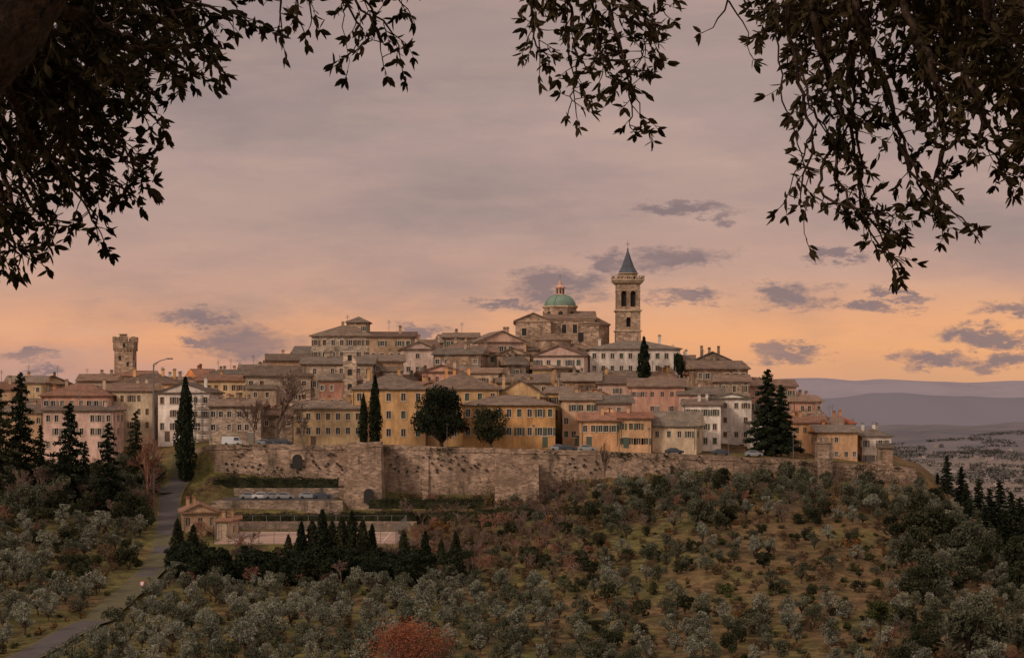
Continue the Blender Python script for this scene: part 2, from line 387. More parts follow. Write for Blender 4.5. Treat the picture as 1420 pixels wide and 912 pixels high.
def house(name,x0,x1,eave,base,Y,rh=10,roof='gable',col='tan',D=11,yaw=None,nc=None,rows=None,sh=.4,skip=.18,wh=None,ww=None,rm=None,chim=None,fh=None,door=True,wallmat=None):
    s=Y/F; xc=((x0+x1)/2-710)*s
    big=('palace' in name or 'convent' in name or 'school' in name or 'terrace' in name)
    if yaw is None: yaw=0 if big else random.uniform(-10,10)
    if not big: eave+=random.uniform(-2.5,2)
    wh=wh or random.uniform(1.1,1.6); ww=ww or random.uniform(.75,1.05); fh=fh or random.uniform(3.0,3.6)
    ya=math.radians(yaw); rh=rh*1.2
    Wd=(x1-x0)*s/ (math.cos(ya)+.3*abs(math.sin(ya)))
    zt=(HZ-eave)*s; zb=(HZ-base)*s; Hh=max(zt-zb,3)
    E=empty(name,(xc,Y,zb),ya); mb=MB()
    z0=-9
    if nc is None: nc=max(1,int(Wd/random.uniform(2.5,3.4)))
    cols=[Wd*(k+.5)/nc for k in range(nc)]
    if nc>2 and not big: cols=[c+random.uniform(-.35,.35) for c in cols]
    ww=min(ww,Wd/nc*.6)
    r=[Hh-1.55-fh*k for k in range(12) if Hh-1.55-fh*k>1.0]
    if rows: r=r[:rows]
    shm=random.choice(M_SHUT)
    fr=lambda a,z,q:(-Wd/2+a,q,z); rt=lambda a,z,q:(Wd/2-q,a,z); lf=lambda a,z,q:(-Wd/2+q,D-a,z); bk=lambda a,z,q:(Wd/2-a,D-q,z)
    frm=random.random()<.6 or 'palace' in name
    facade(mb,fr,Wd,z0,Hh,cols,r,ww,wh,skip,sh,frame=frm)
    ns=max(1,int(D/3.6)); cs=[D*(k+.5)/ns for k in range(ns)]
    facade(mb,rt,D,z0,Hh,cs,r,ww,wh,.4,sh,frame=frm); facade(mb,lf,D,z0,Hh,cs,r,ww,wh,.4,sh,frame=frm); facade(mb,bk,Wd,z0,Hh,[Wd/2],r,ww,wh,.3,0)
    if door:
        dx=random.choice(cols)-Wd/2+Wd/nc*.5
        if abs(dx)<Wd/2-1: 
            mb.box(dx-.6,dx+.6,-.06,.02,-.3,2.1,3); mb.box(dx-.78,dx+.78,-.04,.01,2.1,2.3,2)
    wm=wallmat or WALLS[col]
    mb.box(-Wd/2-.18,Wd/2+.18,-.18,D+.18,Hh-.02,Hh+.16,2 if random.random()<.4 else 0)
    for k in (-1,1):
        if random.random()<.5: x_=k*(Wd/2-.35); mb.box(x_-.05,x_+.05,-.14,-.03,0,Hh,3)
    obj('walls',mb.mesh('walls',[wm,M_GLASS,M_FRAME,shm]),E)
    rmat=ROOFS[rm] if rm is not None else random.choice(ROOFS[:3])
    if roof!='flat' and 'house' in name and Y>428 and random.random()<.45:
        ab=MB(); w=Wd*random.uniform(.3,.55); p=random.uniform(1.2,3); k=random.choice([-1,1]); xa=k*(Wd/2-w/2-.1); hA=Hh*random.uniform(.45,.8)
        f2=lambda a,z,q:(xa-w/2+a,-p+q,z)
        facade(ab,f2,w,z0,hA,[w*.3,w*.7] if w>4 else [w/2],[z for z in (hA-1.5,hA-4.7) if z>1],.8,1.2,.2,sh)
        for sx in (-1,1): ab.poly([(xa+sx*w/2,-p,z0),(xa+sx*w/2,.1,z0),(xa+sx*w/2,.1,hA+.9),(xa+sx*w/2,-p,hA)])
        ab.poly([(xa-w/2-.3,-p-.4,hA-.05),(xa+w/2+.3,-p-.4,hA-.05),(xa+w/2+.3,.05,hA+1.0),(xa-w/2-.3,.05,hA+1.0)],4)
        ab.poly([(xa-w/2-.3,-p-.4,hA-.22),(xa+w/2+.3,-p-.4,hA-.22),(xa+w/2+.3,-p-.4,hA-.05),(xa-w/2-.3,-p-.4,hA-.05)],4)
        obj('annex',ab.mesh('annex',[random.choice([WALLS['stone'],WALLS['tan'],WALLS['pink'],WALLS['stonep'],WALLS['rose'],wm]),M_GLASS,M_FRAME,shm,rmat]),E)
    rb=MB(); ov=.65; rise=rh*s; ze=Hh+.17; A=Wd/2+ov; y0,y1=-ov,D+ov; t=.22
    zr=ze+rise
    e=[(-A,y0,ze),(A,y0,ze),(A,y1,ze),(-A,y1,ze)]; eb=[(p[0],p[1],ze-t+.21) for p in e]; e=[(p[0],p[1],ze+t) for p in e]
    zr+=t
    if roof=='hip':
        k=min(D/2+ov,A*.9)
        if A>=D/2+ov: r0=(-A+k,D/2,zr); r1=(A-k,D/2,zr)
        else: r0=(0,D/2-.1,zr); r1=(0.01,D/2+.1,zr)
        if A>=D/2: 
            rb.poly([e[0],e[1],r1,r0]); rb.poly([e[1],e[2],r1]); rb.poly([e[2],e[3],r0,r1]); rb.poly([e[3],e[0],r0])
        else:
            rb.poly([e[0],e[1],r0]); rb.poly([e[1],e[2],r1,r0]); rb.poly([e[2],e[3],r1]); rb.poly([e[3],e[0],r0,r1])
    elif roof=='gable':
        r0=(-A,D/2,zr); r1=(A,D/2,zr)
        rb.poly([e[0],e[1],r1,r0]); rb.poly([e[2],e[3],r0,r1]); rb.poly([e[1],e[2],r1],1); rb.poly([e[3],e[0],r0],1)
    elif roof=='front':
        r0=(0,y0,zr); r1=(0,y1,zr)
        rb.poly([e[0],r0,r1,e[3]]); rb.poly([e[1],e[2],r1,r0])
        iz=ze+t-.02
        rb.poly([(-A+.5,y0+.45,iz),(A-.5,y0+.45,iz),(0,y0+.45,zr-.25)],1); rb.poly([e[2],e[3],r1],1)
        for sg in (-1,1): rb.poly([(sg*A,y0,ze+t-.25),(sg*A,y0,ze+t),(0,y0,zr),(0,y0,zr-.28)])
    elif roof=='shedl':
        r0=(-A,y1,zr); r1=(A,y1,zr)
        rb.poly([e[0],e[1],r1,r0]); rb.poly([e[1],e[2],r1],1); rb.poly([e[3],e[0],r0],1); rb.poly([e[2],e[3],r0,r1],1)
    elif roof=='flat':
        rb.poly(e)
    for i in range(4):
        j=(i+1)%4; rb.poly([eb[i],eb[j],e[j],e[i]])
    rb.poly(eb[::-1])
    obj('roof',rb.mesh('roof',[rmat,wm]),E)
    nch=chim if chim is not None else random.choice([0,1,1,2,3])
    if nch and roof!='flat':
        cb=MB()
        for k in range(nch):
            cx=random.uniform(-Wd*.38,Wd*.38); cy=D*random.uniform(.3,.7); cz=ze+rise*.4; hh=rise*.6+random.uniform(.7,1.3)
            cb.box(cx-.35,cx+.35,cy-.3,cy+.3,cz,cz+hh,0); cb.box(cx-.45,cx+.45,cy-.4,cy+.4,cz+hh,cz+hh+.12,1); cb.box(cx-.3,cx+.3,cy-.25,cy+.25,cz+hh+.12,cz+hh+.35,0); cb.box(cx-.42,cx+.42,cy-.38,cy+.38,cz+hh+.35,cz+hh+.45,1)
        if random.random()<.6:
            cx=random.uniform(-Wd*.3,Wd*.3); cz=zr-.2; cb.box(cx-.05,cx+.05,D/2-.05,D/2+.05,cz,cz+3.0,2)
            for k in range(3): cb.box(cx-.6+.1*k,cx+.6-.1*k,D/2-.03,D/2+.03,cz+2.2+k*.3,cz+2.26+k*.3,2)
        obj('chimneys',cb.mesh('chimneys',[wm,rmat,M_METAL]),E)
    return E
H_=house
H_('yellow_palace_wing',407,503,568,617,414,9,'gable','ochre',12,nc=7,sh=0,skip=0,rm=0,wh=1.5,ww=.95)
H_('yellow_palace',488,590,541,617,416,20,'hip','ochre',24,nc=5,sh=.0,skip=.0,rm=0,chim=2,fh=4.1,wh=1.7,ww=1)
H_('yellow_palace_range',586,692,541,617,417.5,20,'hip','ochre',24,nc=6,sh=0,skip=0,rm=0,fh=4.1,wh=1.7,ww=1)
H_('yellow_palace_chapel',684,757,552,617,424,20,'front','ochre',26,nc=3,rm=1,sh=0)
H_('yellow_schoolhouse',642,770,563,618,411,11,'hip','ochre',14,nc=9,sh=.2,skip=0,rm=1,fh=4.2,wh=1.7,ww=1)
H_('terrace_house',780,832,556,616,416,9,'gable','tan',13,nc=5,sh=.3,rm=0)
H_('terrace_house',829,876,560,616,415,9,'gable','pink',13,nc=4,sh=.3,rm=1)
H_('orange_house',805,858,583,618,407,9,'gable','orange',8,yaw=0,nc=5,rm=2,ww=.9,wh=1.4)
H_('orange_cottage',859,903,584,619,407,7,'gable','orange',8,yaw=0,nc=4,rm=3,sh=.7,ww=.9,wh=1.4)
H_('gabled_house',903,967,592,623,409,17,'gable','cream',10,yaw=-14,nc=4,rm=1)
H_('white_house',946,1000,562,624,420,7,'shedl','white',12,nc=4,rm=0,sh=.6)
H_('white_corner_house',985,1042,555,628,428,6,'front','white',14,yaw=0,nc=4,rm=1,skip=.3)
H_('white_annex',1036,1070,586,630,426,3,'shedl','white',9,nc=2,skip=.5,rm=1)
H_('tan_house',1100,1146,586,633,432,7,'gable','orange',11,nc=4,rm=2)
H_('tan_house',1098,1140,560,600,446,7,'gable','pink',12,nc=4,rm=2)
H_('tan_house',1133,1190,600,640,425,8,'gable','orange',11,nc=5,rm=1)
H_('orange_house',1146,1186,588,615,442,8,'hip','orange',10,nc=3,rm=3)
H_('ochre_house',1176,1200,606,641,432,6,'gable','ochre',9,nc=2,rm=2)
H_('cream_house',1196,1236,607,643,430,8,'hip','white',12,yaw=0,nc=4,rm=1,sh=.8)
H_('stone_house',290,362,563,612,414,8,'gable','stone',11,nc=6,sh=.3,rm=0)
H_('stone_house',362,408,578,612,417,6,'gable','stoneb',9,nc=3,rm=0)
H_('scaffolded_house',218,292,548,610,425,12,'front','white',13,nc=5,rm=1,sh=.6)
H_('pink_house',60,156,572,640,414,5,'gable','rose',12,nc=8,rm=1,yaw=0)
H_('pink_villa',57,153,550,600,427,14,'hip','pink',13,nc=8,rm=3,chim=2,yaw=0)
H_('ochre_house',152,212,545,600,430,9,'gable','cream',11,nc=5,rm=0)
H_('tan_house',0,62,574,620,425,9,'gable','tan',11,nc=4)
H_('tan_house',-60,22,540,590,440,9,'gable','tan',11)
H_('ochre_house',8,60,530,570,470,8,'gable','ochre',11)
H_('tan_house',108,160,530,560,470,8,'gable','tan',11)
H_('ochre_house',158,246,532,570,460,12,'hip','ochre',13,nc=7,rm=0)
H_('pink_house',165,214,522,545,480,6,'gable','cream',11)
H_('ochre_house',272,342,530,575,450,7,'gable','ochre',12,nc=6,rm=2)
H_('ochre_house',298,345,520,550,475,6,'gable','orange',12,nc=4,rm=1)
H_('tan_house',340,432,521,590,440,12,'gable','stonep',14,nc=6,rm=0)
H_('pink_house',370,430,502,540,470,8,'gable','tan',12,nc=5,rm=0)
H_('stone_palace',418,516,506,566,442,9,'gable','stonep',15,nc=8,rm=1,sh=.3)
H_('stone_house',440,490,530,600,432,8,'gable','pink',9,nc=4)
H_('stone_house',505,560,503,545,448,8,'gable','stone',12,nc=4,rm=0)
H_('hill_palace',432,516,467,520,480,13,'hip','stonep',16,nc=7,rm=0,chim=2,skip=.05)
H_('hill_palace_belvedere',482,510,448,470,488,7,'hip','stone',8,nc=3,rm=1,chim=0)
H_('hill_palace_range',512,572,468,520,478,8,'shedl','tan',15,nc=5,rm=0)
H_('pink_house',558,602,484,520,470,9,'front','rose',12,nc=3,rm=0)
H_('stone_house',600,668,494,535,458,8,'gable','stone',13,nc=5,rm=1)
H_('stone_house',615,662,468,505,490,6,'gable','stoneb',12,nc=4,rm=0)
H_('stone_house',660,732,474,512,480,13,'front','pink',14,nc=5,rm=0,yaw=14)
H_('stone_house',640,690,488,525,466,8,'gable','stonep',11,nc=4,rm=0)
H_('stone_house',688,735,493,525,464,8,'front','tan',11,nc=3,rm=2)
H_('pink_house',738,812,497,540,458,12,'front','rose',13,nc=5,rm=0,yaw=-12)
H_('tan_house',690,760,530,560,440,10,'gable','tan',13,nc=5,rm=1)
H_('tan_house',585,640,515,545,445,8,'front','pink',9,nc=4,rm=0)
H_('tan_house',636,692,519,545,444,6,'gable','tan',9,nc=4,rm=2)
H_('brick_row_house',780,832,532,560,438,10,'gable','stoneb',12,nc=5,rm=0,sh=.2)
H_('brick_row_house',829,880,535,562,437,9,'gable','pink',12,nc=5,rm=1,sh=.2)
H_('brick_row_house',873,950,540,575,434,10,'gable','pink',12,nc=6,rm=0)
H_('ochre_house',757,790,545,580,430,8,'gable','ochre',11,nc=3,rm=0)
H_('white_convent',818,943,485,524,462,10,'hip','white',17,nc=10,rm=1,sh=0,skip=0,wh=1.3,ww=.95,chim=2)
H_('stone_house',962,1040,514,560,452,10,'gable','stone',14,nc=6,rm=0,yaw=10)
H_('stone_house',964,1012,499,540,462,10,'front','stoneb',12,nc=4,rm=1)
H_('stone_house',996,1040,529,575,442,8,'gable','stonep',10,nc=3,rm=0)
H_('tan_house',940,1003,548,590,431,8,'gable','rose',11,nc=4,rm=1)
H_('pink_house',1040,1104,538,600,450,8,'gable','pink',12,nc=4,rm=0)
H_('cream_house',925,962,503,540,468,8,'gable','white',12,nc=3,rm=0)
ridge_b=[-150,0,60,110,250,330,420,440,500,570,650,720,760,850,945,1040,1100,1150,1200]
ridge_y=[545,522,533,535,530,520,495,478,470,475,478,484,486,500,515,528,560,590,620]
for Y in (437,457,481,508):
    b_=-140+random.uniform(0,30)
    while b_<1180:
        w=random.uniform(26,52)
        gzp=HZ-h1((b_+w/2-710)/F*Y,Y)*F/Y
        eave=gzp-random.uniform(22,44)
        lim=np.interp(b_+w/2,ridge_b,ridge_y)
        if eave<lim: eave=lim+random.uniform(0,5)
        if 812<b_+w/2<948 and Y<466: eave=max(eave,527)
        if gzp-eave>8:
            H_('hillside_house',b_,b_+w,eave,gzp+6,Y,random.uniform(6,11),random.choice(['gable','gable','front','front','hip','shedl']),
               random.choice(['stone','stonep','pink','tan','stoneb','ochre','ochre','cream','rose','white','orange']),random.uniform(8,12),yaw=random.uniform(-28,28))
        b_+=w+random.uniform(-4,14)
# ------------------------------------------------------------------ landmarks
def bell_tower():
    Y=492; s=Y/F; x=(870.5-710)*s; E=empty('bell_tower',(x,Y,(HZ-500)*s)); z=lambda py:(500-py)*s
    mb=MB(); hw=17*s
    def shaft(z0,z1,h,win=None):
        for k in range(4):
            R_=Matrix.Rotation(k*math.pi/2,3,'Z')
            fn=lambda a,zz,q,R_=R_:tuple(R_@Vector((-h+a,-h+q,zz)))
            cols,rows,ww,wh=win if win else ([],[],1,1)
            xs=[0]; zs=[z0]
            for c in cols: xs+=[h+c-ww/2,h+c+ww/2]
            xs.append(2*h)
            for r in rows: zs+=[r-wh/2,r+wh/2]
            zs.append(z1)
            for i in range(len(xs)-1):
                for j in range(len(zs)-1):
                    a,c,d,e=xs[i],xs[i+1],zs[j],zs[j+1]
                    if i%2 and j%2:
                        q=.9
                        mb.poly([fn(a,d,0),fn(a,d,q),fn(a,e,q),fn(a,e,0)]); mb.poly([fn(c,d,0),fn(c,e,0),fn(c,e,q),fn(c,d,q)])
                        mb.poly([fn(a,d,0),fn(c,d,0),fn(c,d,q),fn(a,d,q)]); mb.poly([fn(a,e,0),fn(a,e,q),fn(c,e,q),fn(c,e,0)])
                        mb.poly([fn(a,d,q),fn(c,d,q),fn(c,e,q),fn(a,e,q)],1)
                        r=(c-a)/2; cx=(a+c)/2; seg=6
                        for sg in (-1,1):
                            pts=[fn(cx+sg*r,e-r,.02)]+[fn(cx+sg*r*math.cos(t),e-r+r*math.sin(t),.02) for t in np.linspace(.15,math.pi/2,seg)]+[fn(cx+sg*r,e,.02)]
                            mb.poly(pts)
                    else: mb.poly([fn(a,d,0),fn(c,d,0),fn(c,e,0),fn(a,e,0)])
    def corn(zz,h,t,o_): mb.box(-h-o_,h+o_,-h-o_,h+o_,zz,zz+t,2)
    shaft(-10,z(460),hw)
    corn(z(460),hw,.35,.3)
    shaft(z(460)+.35,z(432),hw*.97,([0],[z(447)],1.2,2.6))
    corn(z(432),hw,.4,.3)
    shaft(z(432)+.4,z(394),hw*.95,([-1.25,1.25],[z(415)],1.45,4.2))
    corn(z(404),hw*.93,.2,.2)
    corn(z(394),hw*.97,.35,.35); corn(z(394)+.35,hw*.97,.45,.75)
    mb.box(-hw-.95,hw+.95,-hw-.95,hw+.95,z(394)+.8,z(394)+1.15,2)
    for k in range(4):
        R_=Matrix.Rotation(k*math.pi/2,3,'Z')
        for t in np.linspace(-hw-.6,hw+.6,9):
            i=len(mb.v); mb.box(t-.18,t+.18,-hw-.9,-hw-.55,z(394)+1.15,z(394)+1.9,0)
            for q in range(i,i+8): mb.v[q]=tuple(R_@Vector(mb.v[q]))
        i=len(mb.v); mb.box(-hw-.9,hw+.5,-hw-.95,-hw-.5,z(394)+1.9,z(394)+2.1,2)
        for q in range(i,i+8): mb.v[q]=tuple(R_@Vector(mb.v[q]))
    r8=hw*.8
    mb.ring([(r8,z(394)+1.1),(r8,z(380)),(r8+.35,z(380),2),(r8+.35,z(379),2)],8,rot=math.pi/8)
    for k in range(8):
        a=k*math.pi/4; i=len(mb.v); mb.box(-.35,.35,-r8*.93-.02,-r8*.9,z(389),z(383),1)
        R_=Matrix.Rotation(a,3,'Z')
        for q in range(i,i+8): mb.v[q]=tuple(R_@Vector(mb.v[q]))
    i=len(mb.v); mb.ring([(.75,0),(.75,.1)],16,mi=2)
    for q in range(i,len(mb.v)):
        v=mb.v[q]; mb.v[q]=(v[0],-hw*.97-.02-v[2],z(437)+v[1])
    obj('shaft',mb.mesh('shaft',[M_CHURCH,M_DARK,WALLS['tan']]),E)
    sb=MB(); sb.ring([(r8+.2,z(379)),(r8*.72,z(371)),(r8*.4,z(360)),(.12,z(346))],8,rot=math.pi/8)
    obj('spire',sb.mesh('spire',[M_SLATE]),E)
    cb=MB(); cb.box(-.06,.06,-.06,.06,z(347),z(334)); cb.box(-.55,.55,-.05,.05,z(339),z(338.2)); cb.ring([(.05,z(347)),(.3,z(346)),(.3,z(345)),(.05,z(344))],8)
    obj('cross',cb.mesh('cross',[M_METAL]),E)
bell_tower()
def cathedral():
    Y=486; s=Y/F; X=lambda b:(b-779)*s; E=empty('domed_church',((779-710)*s,Y,(HZ-500)*s)); z=lambda py:(500-py)*s
    mb=MB(); rb=MB()
    def block(x0,x1,y0,y1,zt,wins=(),roof=None,rise=2,rid='x',ov=.6):
        mb.box(x0,x1,y0,y1,-9,zt); mb.box(x0-.3,x1+.3,y0-.3,y1+.3,zt,zt+.35,2)
        a,c,d,e=x0-ov,x1+ov,y0-ov,y1+ov; z0=zt+.36
        if roof=='gable':
            if rid=='y':
                m=(a+c)/2
                rb.poly([(a,d,z0),(m,d,z0+rise),(m,e,z0+rise),(a,e,z0)]); rb.poly([(m,d,z0+rise),(c,d,z0),(c,e,z0),(m,e,z0+rise)])
                rb.poly([(a+.4,d+.35,z0),(c-.4,d+.35,z0),(m,d+.35,z0+rise-.3)],1); rb.poly([(a,e,z0),(m,e,z0+rise),(c,e,z0)],1)
                rb.poly([(a,d,z0-.3),(a,d,z0),(m,d,z0+rise),(m,d,z0+rise-.3)]); rb.poly([(c,d,z0-.3),(c,d,z0),(m,d,z0+rise),(m,d,z0+rise-.3)])
            else:
                m=(d+e)/2
                rb.poly([(a,d,z0),(c,d,z0),(c,m,z0+rise),(a,m,z0+rise)]); rb.poly([(c,e,z0),(a,e,z0),(a,m,z0+rise),(c,m,z0+rise)])
                rb.poly([(a,d,z0),(a,m,z0+rise),(a,e,z0)],1); rb.poly([(c,d,z0),(c,e,z0),(c,m,z0+rise)],1)
        for (wx,wz,w,h) in wins:
            mb.box(wx-w/2,wx+w/2,y0-.04,y0+.02,wz-h/2,wz+h/2,1)
            mb.box(wx-w/2-.2,wx+w/2+.2,y0-.12,y0,wz+h/2,wz+h/2+.22,2); mb.box(wx-w/2-.2,wx+w/2+.2,y0-.12,y0,wz-h/2-.22,wz-h/2,2)
            mb.box(wx-w/2-.2,wx-w/2,y0-.1,y0,wz-h/2,wz+h/2,2); mb.box(wx+w/2,wx+w/2+.2,y0-.1,y0,wz-h/2,wz+h/2,2)
    block(X(715),X(764),1,24,z(446),[(X(727),z(460),1.3,2.0)],'gable',2.2,'y')
    block(X(757),X(826),4,22,z(443),[(X(783),z(455),1.2,2.4),(X(798),z(455),1.2,2.4)],'gable',2.6,'x')
    mb.ring([(29*s,-9),(29*s,z(450)),(30.5*s,z(450),2),(30.5*s,z(448.5),2)],8,cx=X(820),cy=9,rot=math.pi/8)
    rb.ring([(32*s,z(448.3)),(.3,z(433))],8,cx=X(820),cy=9,rot=math.pi/8)
    for bx in (806,):
        mb.box(X(bx)-.7,X(bx)+.7,9-27*s-.1,9-27*s+.3,z(472),z(460),1)
    mb.ring([(24*s,-9),(24*s,z(473)),(25*s,z(473),2),(25*s,z(472),2)],12,cx=X(768),cy=0)
    rb.ring([(26.5*s,z(472)),(.3,z(462))],12,cx=X(768),cy=0)
    cy=13
    mb.ring([(25*s,z(446)),(25*s,z(424)),(27*s,z(423),2),(27*s,z(421),2)],8,cx=X(778.5),cy=cy,rot=math.pi/8)
    for k in range(8):
        i=len(mb.v); r=25*s*math.cos(math.pi/8)
        mb.ring([(.62,0),(.62,.08)],12,mi=1)
        j=len(mb.v)
        R_=Matrix.Rotation(k*math.pi/4,3,'Z')
        for q in range(i,j):
            v=mb.v[q]; p=R_@Vector((v[0],-r-v[2],0)); mb.v[q]=(p.x+X(778.5),p.y+cy,z(432)+v[1])
    d0=22.5*s
    prof=[(d0+.3,z(421)),(d0+.3,z(420)),(d0,z(420))]+[(d0*math.cos(t),z(420)+16*s*math.sin(t)) for t in np.linspace(.08,1.3,9)]
    db=MB(); db.ring(prof,24,cx=X(778.5),cy=cy)
    for k in range(8):
        a=k*math.pi/4+math.pi/8
        pts=[(X(778.5)+(d0+.05)*math.cos(t)*math.cos(a),cy+(d0+.05)*math.cos(t)*math.sin(a),z(420)+(16*s+.05)*math.sin(t)) for t in np.linspace(0,1.3,8)]
        db.tube(pts,[.12]*8,5)
    obj('dome',db.mesh('dome',[M_COPPER]),E)
    lb=MB(); r=6.5*s; zt=z(405.5)
    lb.ring([(r*1.15,zt-.2),(r*1.15,zt+.25),(r*.9,zt+.25),(r*.9,zt+2.0),(r*1.2,zt+2.0),(r*1.2,zt+2.25),(r*.8,zt+2.6),(r*.45,zt+3.0),(r*.4,zt+3.5),(.1,zt+4.2)],12,cx=X(778.5),cy=cy)
    for k in range(8):
        i=len(lb.v); lb.box(-.2,.2,-r*.93,-r*.85,zt+.5,zt+1.75,1); R_=Matrix.Rotation(k*math.pi/4,3,'Z')
        for q in range(i,i+8):
            p=R_@Vector(lb.v[q]); lb.v[q]=(p.x+X(778.5),p.y+cy,p.z)
    lb.box(X(778.5)-.05,X(778.5)+.05,cy-.05,cy+.05,zt+4.1,zt+6,2); lb.box(X(778.5)-.4,X(778.5)+.4,cy-.04,cy+.04,zt+5.2,zt+5.32,2)
    obj('lantern',lb.mesh('lantern',[WALLS['pink'],M_DARK,M_METAL]),E)
    obj('walls',mb.mesh('cw',[M_CHURCH,M_DARK,WALLS['tan']]),E); obj('roof',rb.mesh('cr',[ROOFS[0],M_CHURCH]),E)
cathedral()
def left_tower():
    Y=485; s=Y/F; x=(174-710)*s; E=empty('medieval_tower',(x,Y,(HZ-520)*s)); z=lambda py:(520-py)*s
    mb=MB(); h=13*s
    prof=[(h*1.414,-12),(h*1.38,z(487)),(h*1.55,z(483)),(h*1.55,z(475)),(h*1.6,z(475)),(h*1.6,z(473.5)),(h*1.3,z(473.5))]
    mb.ring(prof,4,rot=math.pi/4)
    hh=h*1.58/1.414
    for k in range(4):
        R_=Matrix.Rotation(k*math.pi/2,3,'Z')
        for t in np.linspace(-hh+.35,hh-.35,4):
            i=len(mb.v); mb.box(t-.42,t+.42,-hh,-hh+.45,z(473.5),z(467),0)
            for q in range(i,i+8): mb.v[q]=tuple(R_@Vector(mb.v[q]))
        for t in np.linspace(-hh+.3,hh-.3,7):
            i=len(mb.v); mb.box(t-.14,t+.14,-hh+.05,-h+.02,z(486.5),z(483)+.2,0)
            for q in range(i,i+8): mb.v[q]=tuple(R_@Vector(mb.v[q]))
        for (bx,pz) in ((-1,496),(1.1,505),(0.2,479)):
            i=len(mb.v); o_=-h-.03 if pz>485 else -hh-.03
            mb.box(bx-.3,bx+.3,o_,o_+.06,z(pz+3),z(pz-3),1)
            for q in range(i,i+8): mb.v[q]=tuple(R_@Vector(mb.v[q]))
    mb.box(-1.4,.2,-.8,.8,z(474),z(464),0); mb.box(-1.6,.4,-1,1,z(464),z(463),0)
    obj('shaft',mb.mesh('lt',[M_CHURCH,M_DARK]),E)
left_tower()
def bell_gable():
    Y=429; s=Y/F; E=empty('church_belfry',((485-710)*s,Y,(HZ-560)*s)); mb=MB(); w=9*s
    mb.box(-w,w,0,2*w,-4,72*s); mb.box(-w-.2,w+.2,-.2,2*w+.2,72*s,72*s+.3,2)
    for k in range(3): mb.box(-.5,.5,-.03,.02,(20+k*20)*s,(28+k*20)*s,1)
    for k in (1,2): mb.box(-w-.1,w+.1,-.1,2*w+.1,(12+k*20)*s,(12+k*20)*s+.2,2)
    rb=MB(); rb.ring([(w*1.6,72*s+.31),(.1,80*s)],4,cy=w,rot=math.pi/4)
    obj('tower',mb.mesh('bg',[WALLS['stonep'],M_DARK,M_FRAME]),E); obj('roof',rb.mesh('bgr',[ROOFS[1]]),E)
bell_gable()
mb=MB(); s=424/F; x0=(262-710)*s; x1=(292-710)*s; zb=(HZ-612)*s; zt=(HZ-545)*s
for x_ in np.linspace(x0,x1,4):
    for y_ in (422.2,423.6): mb.box(x_-.06,x_+.06,y_-.06,y_+.06,zb-2,zt)
for zz in np.linspace(zb+1.5,zt-.5,6):
    mb.box(x0,x1,422.2,423.6,zz,zz+.07,1)
    mb.box(x0,x1,422.1,422.16,zz+1,zz+1.06)
obj('scaffold',mb.mesh('scaffold',[M_METAL,M_WHITE]))
# ------------------------------------------------------------------ road, court, small structures
def ribbon(name,pts,width,mat,lift=.12,side=0):
    P=[Vector((p[0],p[1],0)) for p in pts]; dense=[]
    for i in range(len(P)-1):
        p0=P[max(i-1,0)];p1=P[i];p2=P[i+1];p3=P[min(i+2,len(P)-1)]
        n=max(2,int((p2-p1).length/1.5))
        for k in range(n):
            t=k/n; dense.append(.5*((2*p1)+(-p0+p2)*t+(2*p0-5*p1+4*p2-p3)*t*t+(-p0+3*p1-3*p2+p3)*t**3))
    dense.append(P[-1]); v=[];f=[]
    K=5
    for i,p in enumerate(dense):
        d=dense[min(i+1,len(dense)-1)]-dense[max(i-1,0)]; d.normalize(); nrm=Vector((d.y,-d.x,0))
        zc=max(h1(p.x+nrm.x*width*q,p.y+nrm.y*width*q) for q in (-.5,-.25,0,.25,.5))
        for k in range(K):
            q=p+nrm*(k/(K-1)-.5)*width+nrm*side; v.append((q.x,q.y,zc+lift))
    for i in range(len(dense)-1):
        for k in range(K-1): a=i*K+k; f.append((a,a+1,a+K+1,a+K))
    me=bpy.data.meshes.new(name); me.from_pydata(v,[],f); me.materials.append(mat); return obj(name,me),dense
def gp(b,Y): return ((b-710)/F*Y,Y)
ROADPTS=[gp(-60,225),gp(30,243),gp(95,262),gp(165,292),gp(205,318),gp(226,342),gp(233,365),gp(236,384),gp(250,398),gp(262,408)]
M_VERGE=surf_mat('road_verge',(.10,.085,.045,1),'plain')
road,RD=ribbon('road',ROADPTS,3.7,M_ASPH,.14)
vg,_=ribbon('road_verge',ROADPTS,4.8,M_VERGE,.10)
ribbon('upper_road',[gp(40,392),gp(100,394),gp(160,393),gp(205,391),gp(236,387)],4.5,M_ASPH,.16)
RDa=np.array([(p.x,p.y) for p in RD])
mb=MB(); mb.box(-57,-22,344,376,-27.6,-26.55); court=obj('sports_court',mb.mesh('court',[M_CLAY]))
mb=MB()
for x_ in (-54,-39.5,-25): mb.box(x_-.06,x_+.06,347,373,-26.55,-26.54)
for y_ in (347,360,373): mb.box(-54,-25,y_-.06,y_+.06,-26.546,-26.536)
o=obj('court_lines',mb.mesh('cl',[M_WHITE])); o.parent=court
fe=empty('court_fence'); mb=MB()
for x_ in np.arange(-57,-21.9,2.9):
    for y_ in (344,376): mb.box(x_-.05,x_+.05,y_-.05,y_+.05,-26.6,-23.2)
for y_ in np.arange(344,376.1,3.2):
    for x_ in (-57,-22): mb.box(x_-.05,x_+.05,y_-.05,y_+.05,-26.6,-23.2)
for zz in (-23.25,-24.9,-26.2):
    for y_ in (344,376): mb.box(-57,-22,y_-.03,y_+.03,zz,zz+.05)
    for x_ in (-57,-22): mb.box(x_-.03,x_+.03,344,376,zz,zz+.05)
obj('posts',mb.mesh('cf',[M_METAL]),fe)
mb=MB(); mb.box(-61,-33,395.2,395.7,-22,-18.4); mb.box(-64,-36,383.4,383.9,-24,-20.5); mb.box(-60,-20,378.5,379,-28,-24.6)
